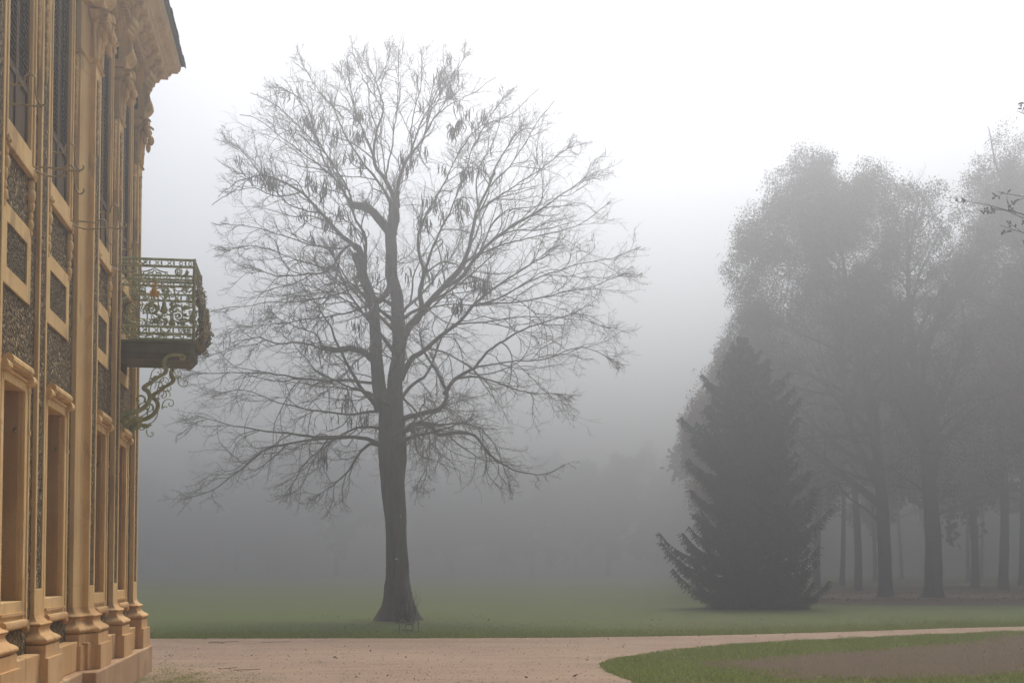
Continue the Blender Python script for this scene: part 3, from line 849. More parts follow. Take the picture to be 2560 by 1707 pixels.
# settle the upper storeys: heights were read for a level view, the lens looks up a little
for o in palace.children_recursive:
    if o.type == 'MESH':
        me = o.data; co = np.zeros(len(me.vertices) * 3); me.vertices.foreach_get('co', co)
        z = co[2::3]; co[2::3] = np.where(z > 1.65, z + .135 * ((z - 1.65) / 8.1) ** 2, z)
        me.vertices.foreach_set('co', co); me.update()
# ------------------------------------------------------------------ trees
K = 2560 / 2352.0            # sketch coordinates were read off a 2352 px wide view

def bark_material(name, lo, hi, green=0.0):
    m, t, b = mat(name, 0.95, 0.15)
    v = coords(t, (1, 1, 0.16))
    f = noise(t, v, 9, 6, 0.65)
    big = noise(t, coords(t), 1.1, 4)
    col = ramp(t, f, [(0.3, lo), (0.7, hi)])
    if green: col = mix(t, ramp(t, big, [(0.45, (0, 0, 0)), (0.7, (green, green, green))]), col, (0.15, 0.165, 0.105))
    t.links.new(col, b.inputs['Base Color'])
    bump(t, b, f, 0.9, 0.06)
    return m

def leaf_material(name, stops, rough=0.8):
    m, t, b = mat(name, rough, 0.2)
    g = nd(t, 'ShaderNodeNewGeometry')
    col = ramp(t, g.outputs['Random Per Island'], stops)
    t.links.new(col, b.inputs['Base Color'])
    return m

M_BARK = bark_material('bark_grey_brown', (0.055, 0.042, 0.031), (0.23, 0.185, 0.145), 0.6)
M_TWIG = simple('twig_bark', (0.13, 0.108, 0.092), (0.26, 0.215, 0.185), 3, bmp=0)
M_POD = leaf_material('dry_pods', [(0.0, (0.05, 0.038, 0.030)), (1.0, (0.13, 0.10, 0.085))])
M_DARKBARK = bark_material('bark_dark', (0.014, 0.012, 0.010), (0.045, 0.038, 0.030), 0.3)
M_OAKLEAF = leaf_material('autumn_oak_leaves', [(0.0, (0.035, 0.032, 0.016)), (0.5, (0.070, 0.052, 0.026)), (1.0, (0.11, 0.072, 0.036))])
M_REDLEAF = leaf_material('russet_leaves', [(0.0, (0.10, 0.042, 0.022)), (0.5, (0.21, 0.088, 0.048)), (1.0, (0.30, 0.14, 0.080))])
M_NEEDLE = leaf_material('spruce_needles', [(0.0, (0.006, 0.012, 0.007)), (0.6, (0.014, 0.026, 0.014)), (1.0, (0.026, 0.044, 0.022))])
M_FARLEAF = leaf_material('far_foliage', [(0.0, (0.022, 0.026, 0.014)), (1.0, (0.06, 0.055, 0.03))])

def unit(a):
    return a / (np.linalg.norm(a, axis=-1, keepdims=True) + 1e-12)

def sprout(rng, P, rad, k, t0, t1, ang, length, n, wig, env=None, out=0.0, centre=None, up=0.0, curve=0.0, rr=0.011, rmin=0.004, keep=1.0):
    """children on the curves P (M,N,3): returns their curves and radii"""
    M, N, _ = P.shape
    ts = t0 + (t1 - t0) * (np.arange(k)[None, :] + rng.random((M, k))) / k
    f = ts * (N - 1)
    i = np.clip(f.astype(int), 0, N - 2); w = (f - i)[..., None]
    m = np.arange(M)[:, None]
    pos = P[m, i] * (1 - w) + P[m, i + 1] * w
    tan = unit(P[m, i + 1] - P[m, i])
    pr = rad[m, i] * (1 - w[..., 0]) + rad[m, i + 1] * w[..., 0]
    plen = np.linalg.norm(np.diff(P, axis=1), axis=2).sum(1)[:, None]
    pos = pos.reshape(-1, 3); tan = tan.reshape(-1, 3); pr = pr.reshape(-1)
    L = (plen * length * (1.05 - 0.6 * ts)).reshape(-1) * rng.uniform(0.6, 1.35, pos.shape[0])
    if keep < 1:
        s = rng.random(len(pos)) < keep
        pos, tan, pr, L = pos[s], tan[s], pr[s], L[s]
    c = len(pos)
    perp = unit(np.cross(tan, unit(rng.normal(size=(c, 3)))))
    a = np.radians(rng.uniform(ang[0], ang[1], c))[:, None]
    d = tan * np.cos(a) + perp * np.sin(a)
    if centre is not None: d = d + out * unit(pos - centre)
    d[:, 2] += up
    d = unit(d)
    seg = L / (n - 1)
    if env is not None:
        tip = pos + d * L[:, None]
        e = env(tip); e0 = env(pos)
        lim = 1.0 + 0.09 * rng.random(c)
        room = np.where(e > lim, np.clip((lim - e0) / (e - e0 + 1e-6), 0.15, 1), 1)
        seg = seg * room; L = L * room
        g_ = room > 0.42
        pos, tan, pr, L, seg, d = pos[g_], tan[g_], pr[g_], L[g_], seg[g_], d[g_]; c = len(pos)
    steps = [pos]
    bend = rng.normal(0, 1, (c, 3)) * wig
    for s in range(n - 1):
        bend = 0.45 * bend + rng.normal(0, 1, (c, 3)) * wig
        d = d + bend
        d[:, 2] += curve * (s / n - 0.25)
        d = unit(d)
        steps.append(steps[-1] + d * seg[:, None])
    Q = np.stack(steps, axis=1)
    r0 = np.minimum(pr * 0.72, rr * L + rmin)
    q = np.linspace(1, 0, n)[None, :] ** 0.9
    rd = rmin * 0.8 + (r0[:, None] - rmin * 0.8) * q
    return Q, np.maximum(rd, rmin * 0.6)

def limb(points, depth0, depth1, r0, r1, base_d, rng, n=24, wig=0.03, power=1.0):
    """a limb read off the picture, swinging depth1 metres away from or towards the viewer along its length"""
    ln = smooth_line(points, 8)
    s = np.r_[0, np.cumsum(np.linalg.norm(np.diff(ln, axis=0), axis=1))]; s /= s[-1]
    q = np.linspace(0, 1, n)
    X = np.interp(q, s, ln[:, 0]); Y = np.interp(q, s, ln[:, 1])
    dp = depth0 + (depth1 - depth0) * q ** power
    P = np.array([at_depth(x * K, y * K, base_d + z) for x, y, z in zip(X, Y, dp)])
    P[1:] += np.cumsum(rng.normal(0, wig, (n - 1, 3)), axis=0) * np.array([0.5, 1, 0.5])
    return P, r0 + (r1 - r0) * q ** 0.55

def gnarled_trunk(mb, path, rad, sides, rng, flare=0.0, knob=0.02, roots=5):
    """thick trunk: ring-by-ring tube with lumps and root flare"""
    path = np.array(path, float); rad = np.array(rad, float)
    n = 90
    s = np.r_[0, np.cumsum(np.linalg.norm(np.diff(path, axis=0), axis=1))]
    q = np.linspace(0, s[-1], n)
    P = np.stack([np.interp(q, s, path[:, k]) for k in range(3)], axis=1)
    for k in range(3):
        P[2:-2, k] = np.convolve(np.pad(P[:, k], 2, 'edge'), np.ones(5) / 5, 'valid')[2:-2]
    r = np.interp(q, s, rad)
    th = np.arange(sides) * 2 * math.pi / sides
    ph = rng.uniform(0, 6.28, 12)
    rr_ = np.zeros((n, sides))
    for k in range(12):
        rr_ += np.sin(th[None, :] * (2 + k % 6) + ph[k] + q[:, None] * (0.5 + 0.45 * k)) * knob / (1 + 0.25 * k)
    rr_ += rng.normal(0, knob * 0.22, (n, sides))
    root = np.exp(-q / 0.42)[:, None] * flare * (0.55 + 0.45 * np.cos(th * roots + ph[0]))[None, :]
    RR = r[:, None] * (1 + rr_) + root
    V = P[:, None, :] + np.stack([np.cos(th)[None, :] * RR, np.sin(th)[None, :] * RR, np.zeros_like(RR)], axis=-1)
    base = np.arange(n - 1)[:, None] * sides; i = np.arange(sides)[None, :]; j = (i + 1) % sides
    Q = np.stack(np.broadcast_arrays(base + i, base + j, base + sides + j, base + sides + i), axis=-1).reshape(-1, 4)
    mb.add(V.reshape(-1, 3), Q, polys=[[(n - 1) * sides + k for k in range(sides)]])

def leaf_cards(mb, pts, size, rng, aspect=0.6, droop=0.0):
    """one small four-cornered leaf at every point"""
    n = len(pts)
    a = unit(rng.normal(size=(n, 3)) + np.array([0, 0, -droop]))
    b_ = unit(np.cross(a, rng.normal(size=(n, 3))))
    s = (size * rng.uniform(0.6, 1.3, n))[:, None]
    V = np.stack([pts - a * s * .5, pts + b_ * s * aspect * .5, pts + a * s * .5, pts - b_ * s * aspect * .5], axis=1)
    mb.add(V.reshape(-1, 3), np.arange(n * 4).reshape(-1, 4))

def d6(*p): return [((430 + x / 1.96) / K, (780 + y / 1.96) / K) for x, y in p]     # enlarged lower view of the big tree
def d5(*p): return [((430 + x / 1.96) / K, (80 + y / 1.96) / K) for x, y in p]      # enlarged upper view

def big_bare_tree():
    rng = np.random.default_rng(21)
    foot = on_ground(912 * K, 1424 * K)
    D = foot.y
    root = empty('bare_tree', foot)
    tag(root, 'tall bare tree with dark hanging seed pods, standing alone on the lawn', 'tree')
    off = np.array(foot)
    px2m = D / FPX
    cl = lambda x, y: np.array(at_depth(430 + x / 1.96, 780 + y / 1.96, D))
    tr = MB()
    path = [(1105, 1512), (1106, 1470), (1110, 1400), (1107, 1300), (1104, 1200), (1100, 1100), (1092, 1000), (1082, 900), (1080, 800), (1079, 700), (1082, 600), (1076, 500), (1068, 420), (1066, 380)]
    wid = [92, 82, 69, 54, 52, 50, 51, 56, 61, 66, 64, 57, 60, 58]
    P = np.array([cl(*p) for p in path]); P[0, 2] = -0.12
    gnarled_trunk(tr, P - off, np.array(wid) / 1.96 * px2m, 26, rng, flare=0.40, knob=0.045, roots=5)
    limbs = []
    def L(pts, dz, r0, r1, z0=0.0, power=1.0, n=24): limbs.append(limb(pts, z0, dz, r0 * (.92 if r0 > .19 else .76), r1 * .9, D, rng, n=n, power=power))
    # stems above the fork
    stem_l = d6((1030, 470), (1022, 400), (1018, 300), (1010, 200), (1012, 100)) + d5((1008, 1400), (1005, 1330), (968, 1240), (948, 1150), (930, 1090))
    L(stem_l, -0.5, .28, .16, n=30)
    stem_r = d6((1090, 480), (1095, 400), (1100, 300), (1115, 200), (1118, 100)) + d5((1115, 1400), (1110, 1300), (1090, 1200), (1090, 1100), (1085, 1000), (1100, 930), (1105, 850))
    L(stem_r, 0.4, .30, .19, n=30)
    L(d5((1010, 1320), (1050, 1285), (1085, 1210)), 0.3, .13, .11, -0.3, n=8)
    L(d5((930, 1090), (880, 1030), (810, 975), (740, 890), (640, 780), (540, 720), (430, 680), (330, 690)), -1.6, .12, .02, -0.5)
    L(d5((955, 1230), (948, 1130), (950, 1000), (900, 900), (870, 780), (790, 660), (720, 560)), -2.2, .10, .015, -0.5)
    L(d5((945, 1130), (905, 1040), (830, 1060), (760, 1160), (650, 1190), (520, 1200), (400, 1170)), -3.4, .09, .012, -0.5)
    L(d5((1085, 1000), (1020, 920), (960, 865), (880, 850)), -0.4, .20, .12, 0.4, n=10)
    L(d5((885, 850), (800, 740), (740, 640), (680, 480), (640, 350), (540, 290)), -1.5, .07, .012, -0.4)
    L(d5((1105, 850), (1075, 770), (1050, 720), (1000, 640), (1010, 500), (1040, 380), (1000, 250), (950, 140)), 0.9, .13, .012, 0.4)
    L(d5((1105, 860), (1115, 740), (1170, 610), (1240, 500), (1290, 330), (1340, 220)), 1.6, .12, .012, 0.4)
    L(d5((1095, 930), (1060, 800), (990, 700), (900, 560), (840, 420), (780, 280)), 2.4, .10, .012, 0.4)
    # right-hand limbs
    L(d6((1110, 300), (1130, 160)) + d5((1150, 1470), (1200, 1400), (1260, 1325), (1330, 1250), (1430, 1130), (1470, 1000), (1500, 880), (1560, 760), (1600, 650), (1700, 500)), 1.2, .20, .015, 0.2, n=34)
    L(d5((1330, 1250), (1400, 1210), (1500, 1090), (1600, 1000), (1750, 900), (1900, 800), (2050, 690)), -1.2, .11, .012, 0.4)
    L(d5((1228, 1370), (1215, 1280), (1235, 1180), (1212, 1080), (1215, 980), (1250, 890), (1330, 760), (1400, 600)), 2.2, .13, .015, 0.4)
    L(d5((1235, 1180), (1290, 1040), (1360, 900), (1420, 740), (1480, 560)), -1.0, .07, .012, 0.9)
    L(d6((1120, 330), (1180, 230), (1240, 195), (1340, 110), (1430, 40)) + d5((1500, 1330), (1600, 1250), (1720, 1170), (1880, 1090)), -2.0, .15, .012, 0.0)
    L(d6((1110, 450), (1140, 400), (1200, 340), (1260, 295), (1310, 180), (1370, 50)) + d5((1420, 1330), (1520, 1250)), 2.6, .10, .012, 0.0)
    L(d6((1100, 560), (1140, 520), (1210, 508), (1300, 480), (1338, 410), (1312, 350), (1280, 290), (1230, 210), (1205, 110)), 1.0, .155, .03, -0.1)
    L(d6((1335, 405), (1390, 325), (1480, 270), (1560, 180), (1660, 110), (1780, 60), (1980, 10)), -0.5, .105, .012, 0.5)
    L(d6((1390, 325), (1480, 308), (1600, 345), (1750, 395), (1920, 410)), 0.8, .06, .012, 0.3)
    L(d6((1090, 660), (1150, 580), (1190, 552), (1250, 540), (1288, 565), (1300, 600), (1400, 590), (1500, 600), (1560, 680), (1650, 750), (1790, 790), (1885, 765)), -0.8, .15, .010, -0.1, n=32)
    L(d6((1240, 545), (1330, 548), (1400, 540), (1500, 570), (1560, 640), (1620, 790)), 1.3, .06, .008, -0.3)
    L(d6((1130, 420), (1200, 500), (1260, 620), (1250, 740), (1200, 850)), -1.8, .05, .008, -0.2)
    # left-hand limbs
    L(d6((1025, 470), (1000, 460), (930, 370), (880, 290), (840, 220), (800, 150), (765, 60)) + d5((740, 1400), (690, 1310), (640, 1290)), -1.6, .13, .012, 0.0)
    L(d6((1020, 260), (985, 240), (930, 200), (860, 184), (790, 192), (738, 182)), 0.5, .15, .10, 0.0, n=10)
    L(d6((742, 184), (640, 150), (520, 150), (400, 120), (280, 170), (170, 215)), 0.9, .05, .010, 0.5)
    L(d6((742, 184), (700, 110), (610, 70), (480, 20)), -0.6, .045, .010, 0.5)
    L(d6((1040, 345), (980, 348), (870, 328), (700, 320), (550, 300), (400, 285), (250, 280), (100, 280)), -2.4, .08, .010, 0.1)
    L(d6((1040, 480), (960, 490), (870, 505), (700, 480), (520, 440), (350, 390), (200, 420)), 2.2, .07, .010, 0.1)
    L(d6((1050, 650), (1005, 640), (950, 618), (860, 610), (700, 600), (560, 570), (450, 562), (300, 540), (110, 485)), -0.4, .115, .008, 0.0, n=30)
    L(d6((860, 612), (700, 622), (550, 642), (450, 670), (390, 725), (300, 790), (200, 855), (60, 905)), -1.3, .08, .008, -0.2)
    L(d6((1040, 660), (990, 650), (950, 660), (905, 705), (870, 760), (800, 830), (700, 900)), 1.3, .10, .010, 0.1)
    L(d6((1040, 600), (1000, 560), (900, 560), (760, 640), (640, 740), (560, 860)), 2.4, .08, .010, 0.2)
    for pts, dz, r in ((d5((1000, 640), (940, 500), (900, 380), (830, 190)), 1.0, .04), (d5((1050, 720), (1085, 500), (1110, 280), (1120, 110)), -.6, .045), (d5((1170, 600), (1180, 420), (1230, 240), (1240, 120)), .9, .04), (d5((790, 660), (700, 500), (620, 340), (560, 240)), 1.4, .04),
                       (d5((720, 560), (600, 450), (480, 350), (380, 300)), .5, .035), (d5((870, 780), (720, 650), (560, 540), (430, 440), (340, 420)), 1.9, .045), (d5((740, 890), (560, 830), (380, 620), (300, 540)), -2.0, .04), (d5((1480, 560), (1560, 420), (1640, 310)), -.6, .035),
                       (d5((1240, 500), (1330, 400), (1500, 300), (1600, 230)), 1.2, .035), (d5((1040, 380), (960, 260), (900, 130), (890, 60)), .3, .03), (d5((1000, 250), (1050, 160), (1040, 70)), .8, .025), (d5((840, 420), (740, 300), (660, 180), (620, 90)), -.8, .035),
                       (d5((1400, 600), (1500, 480), (1660, 420), (1800, 300)), 1.8, .035), (d5((1480, 1340), (1600, 1300), (1760, 1200), (1950, 1130), (2120, 1100), (2270, 1040)), 1.4, .05), (d5((1500, 1330), (1700, 1320), (1900, 1270), (2080, 1230), (2210, 1190)), -1.0, .045),
                       (d6((1370, 60), (1560, 50), (1750, 20), (1950, 40), (2120, 75)), 1.6, .045), (d6((1480, 270), (1650, 240), (1830, 230), (2000, 180), (2150, 250)), -1.5, .045),
                       (d5((1430, 1130), (1600, 1040), (1800, 980), (1990, 930), (2140, 820)), 2.0, .05), (d5((1500, 880), (1640, 780), (1800, 680), (1960, 560)), -1.2, .045), (d5((1560, 760), (1680, 620), (1770, 480), (1880, 340)), .8, .04),
                       (d5((830, 1060), (680, 1040), (520, 990), (360, 960), (250, 940)), 1.5, .045), (d5((760, 1160), (600, 1110), (450, 1060), (300, 1080)), -.8, .04), (d5((640, 780), (520, 800), (400, 760), (280, 790), (190, 850)), .8, .035),
                       (d5((930, 1240), (780, 1290), (600, 1320), (400, 1330), (200, 1370)), 1.8, .05), (d5((985, 1330), (850, 1380), (700, 1400), (500, 1420), (300, 1440)), -2.2, .05), (d5((1000, 640), (930, 480), (880, 330), (840, 200)), -1.2, .05), (d5((1170, 600), (1230, 420), (1350, 250), (1420, 130)), -.9, .05)):
        L(pts, dz, r, .009, 0.0)
    # limbs running towards and away from the viewer
    for k in range(13):
        y0 = rng.uniform(250, 650) if k < 7 else rng.uniform(-250, 200)
        dx = rng.uniform(-560, 560); dy = -rng.uniform(60, 420) * (0.6 if k < 7 else 1.3)
        sgn = 1 if k % 2 else -1
        L(d6((1080, y0), (1080 + dx * .3, y0 + dy * .25), (1080 + dx * .65, y0 + dy * .55), (1080 + dx, y0 + dy)), sgn * rng.uniform(3.2, 5.2), .10, .012, 0.0)
    # crown outline
    cx, cz = 940.0, 690.0
    outl = [(405, 1145), (430, 1010), (425, 870), (455, 760), (465, 620), (510, 450), (548, 290), (640, 190), (820, 105), (1030, 95), (1150, 200), (1290, 280), (1405, 400), (1475, 560), (1470, 750), (1420, 870), (1390, 1000), (1275, 1085), (1120, 1145), (900, 1185), (700, 1190), (520, 1165)]
    cen = np.array(at_depth(cx * K, cz * K, D))
    O = np.array([at_depth(x * K, y * K, D) for x, y in outl]) - cen
    oa = np.arctan2(O[:, 2], O[:, 0]); orad = np.hypot(O[:, 0], O[:, 2])
    od = np.argsort(oa); oa, orad = oa[od], orad[od]
    def env(p):
        q = p - cen
        return np.linalg.norm(q * np.array([1, 1.12, 1]), axis=1) / np.interp(np.arctan2(q[:, 2], q[:, 0]), oa, orad, period=2 * math.pi)
    for P, r in limbs: tr.tubes(P - off, np.maximum(r, 0.012), 9)
    trunk = tr.build('trunk', M_BARK, root, smooth=True)
    cr = MB()
    n0 = 24
    LP = np.stack([np.stack([np.interp(np.linspace(0, 1, n0), np.linspace(0, 1, len(P)), P[:, k]) for k in range(3)], 1) for P, r in limbs])
    LR = np.stack([np.interp(np.linspace(0, 1, n0), np.linspace(0, 1, len(P)), r) for P, r in limbs])
    long = np.linalg.norm(np.diff(LP, axis=1), axis=2).sum(1) > 1.6
    LP, LR = LP[long], LR[long]
    A, ar = sprout(rng, LP, LR, 10, 0.16, 1.0, (25, 62), 0.54, 16, 0.125, env, 0.55, cen, 0.04, 0.08, rr=0.0070, rmin=0.0050)
    B, br = sprout(rng, A, ar, 7, 0.12, 1.0, (22, 60), 0.54, 11, 0.155, env, 0.35, cen, 0.02, 0.12, rr=0.0055, rmin=0.0038)
    tips, tr_ = sprout(rng, LP, LR, 4, 0.90, 1.0, (5, 38), 0.42, 14, 0.08, env, 0.3, cen, 0.0, 0.10, rr=0.0085, rmin=0.0055)
    B2, br2 = sprout(rng, tips, tr_, 8, 0.1, 1.0, (25, 55), 0.5, 10, 0.10, env, 0.3, cen, 0.02, 0.10, rr=0.0085, rmin=0.0050)
    B = np.stack([np.stack([np.interp(np.linspace(0, 1, 10), np.linspace(0, 1, 11), b_[:, k]) for k in range(3)], 1) for b_ in B]); br = br[:, [0, 1, 2, 3, 4, 6, 7, 8, 9, 10]]
    Cc, ccr = sprout(rng, np.concatenate([B, B2]), np.concatenate([br, br2]), 4, 0.12, 1.0, (22, 58), 0.62, 8, 0.19, env, 0.25, cen, 0.02, 0.16, rr=0.006, rmin=0.0036, keep=0.85)
    cr.tubes(A - off, ar, 5); cr.tubes(tips - off, tr_, 4)
    cr.tubes(B - off, br, 4); cr.tubes(B2 - off, br2, 4); cr.tubes(Cc - off, ccr, 3)
    cr.build('crown', M_TWIG, root)
    # hanging pods, in the clumps where the picture shows them
    spots = [(1350, 120, 6), (1200, 210, 6), (1310, 200, 14), (1325, 245, 10), (1385, 200, 8), (1370, 295, 16), (1420, 230, 5), (1215, 350, 6), (1400, 370, 10), (1450, 390, 10), (1530, 420, 14), (1480, 450, 10), (1375, 480, 26), (1420, 440, 16),
             (910, 400, 26), (915, 510, 28), (735, 430, 14), (665, 440, 26), (690, 470, 8), (505, 285, 4), (570, 295, 4), (600, 300, 4), (800, 510, 18), (830, 480, 8), (845, 600, 8), (935, 640, 14), (890, 600, 8), (330, 640, 6), (390, 700, 5),
             (450, 690, 16), (500, 740, 28), (480, 720, 14), (590, 470, 5), (670, 720, 14), (700, 740, 14), (780, 650, 14), (760, 740, 18), (820, 740, 18), (740, 800, 10), (660, 870, 10), (700, 860, 8), (760, 930, 26), (820, 880, 14), (880, 950, 16), (870, 870, 10), (950, 840, 22), (930, 980, 10),
             (1130, 620, 18), (1180, 610, 14), (1160, 660, 10), (1240, 570, 8), (1330, 670, 10), (1430, 700, 22), (1470, 680, 12), (1530, 670, 8), (1590, 690, 6), (1300, 830, 18), (1240, 820, 8), (1410, 830, 18), (1440, 850, 10), (1400, 890, 12), (1330, 900, 10), (1220, 910, 14), (1250, 930, 10),
             (1170, 490, 10), (1560, 530, 5), (640, 910, 6), (680, 1020, 6), (795, 1030, 8), (900, 1190, 8), (780, 1150, 6), (1005, 1190, 6), (970, 1110, 4), (1250, 1170, 10), (1280, 1190, 6), (1310, 1200, 6), (1335, 1080, 6), (1150, 1165, 8), (1480, 1230, 14), (1530, 1245, 26), (1440, 1210, 8), (1400, 1340, 18), (1350, 1290, 6), (1035, 1270, 5), (800, 1270, 5), (910, 1440, 18), (760, 1410, 5), (620, 1390, 5)]
    low = [(855, 415, 12), (825, 430, 8), (880, 530, 6), (930, 520, 10), (950, 500, 8), (740, 710, 8), (750, 735, 4), (895, 160, 12), (955, 185, 6), (650, 175, 8), (735, 210, 5), (265, 110, 3), (905, 245, 4), (800, 520, 4)]
    pods, prad = [], []
    for lst, y00 in ((spots, 80), (low, 780)):
        for x, y, c in lst:
            dz = rng.normal(0, 1.1)
            for _ in range(int(c * 1.15)):
                dx, dy = rng.normal(0, 6.5), rng.normal(-5, 9.0)
                top = np.array(at_depth(430 + x / 1.96 + dx, y00 + y / 1.96 + dy, D + dz + rng.normal(0, .25)))
                ln = rng.uniform(0.22, 0.44)
                sw = rng.normal(0, 0.06, 3); sw[2] = 0
                q = np.linspace(0, 1, 5)[:, None]
                cv = top + np.array([0, 0, -ln]) * q + sw * q ** 2 + rng.normal(0, 0.05) * np.array([1, 0, 0]) * np.sin(q * math.pi)
                pods.append(cv); prad.append(np.array([.003, .012, .0145, .012, .003]) * rng.uniform(0.8, 1.25))
    pm = MB().tubes(np.array(pods) - off, np.array(prad), 4)
    tag(pm.build('seed_pods', M_POD, root), kind='stuff')
    # two pale number tags nailed to the bark and the reddish shoots at the foot
    M_TAG = simple('tag_white', (0.5, 0.5, 0.46), (0.65, 0.65, 0.6), 5, bmp=0)
    for (x, y, w_, h_) in ((991.5, 1396.5, .05, .033), (1001, 1290, .018, .03)):
        c = np.array(at_depth(x, y, D - 0.36)) - off
        tg = MB()
        th = np.arange(10) * 2 * math.pi / 10
        tg.prism([(c[0] + w_ * math.cos(a), c[2] + h_ * math.sin(a)) for a in th], c[1] - 0.05, c[1] + 0.06, lambda p, tt: (p[0], tt, p[1]))
        tg.build('number_tag', M_TAG, root)
    M_SHOOT = simple('red_shoots', (0.09, 0.05, 0.04), (0.17, 0.10, 0.085), 4, bmp=0)
    sh = MB()
    st = []
    for _ in range(85):
        b0 = np.array(on_ground(rng.normal(1012, 13), 1556)) - off + np.array([0, rng.uniform(-.35, .1), 0]); b0[2] = -.02
        hgt = rng.uniform(.35, 1.05)
        q = np.linspace(0, 1, 6)[:, None]
        st.append(b0 + np.array([rng.normal(0, .16), rng.normal(0, .1), hgt]) * q + rng.normal(0, .02, (6, 3)) * q)
    st = np.array(st)
    sh.tubes(st, np.tile(np.linspace(.007, .003, 6), (len(st), 1)), 3)
    lf = st[:, 2:].reshape(-1, 3); lf = lf[rng.random(len(lf)) < 0.7] + rng.normal(0, .03, (int((rng.random(1) * 0).sum()) + 1, 3))
    leaf_cards(sh, lf, 0.05, rng)
    sh.build('shoots', M_SHOOT, root)
    return root

big_bare_tree()

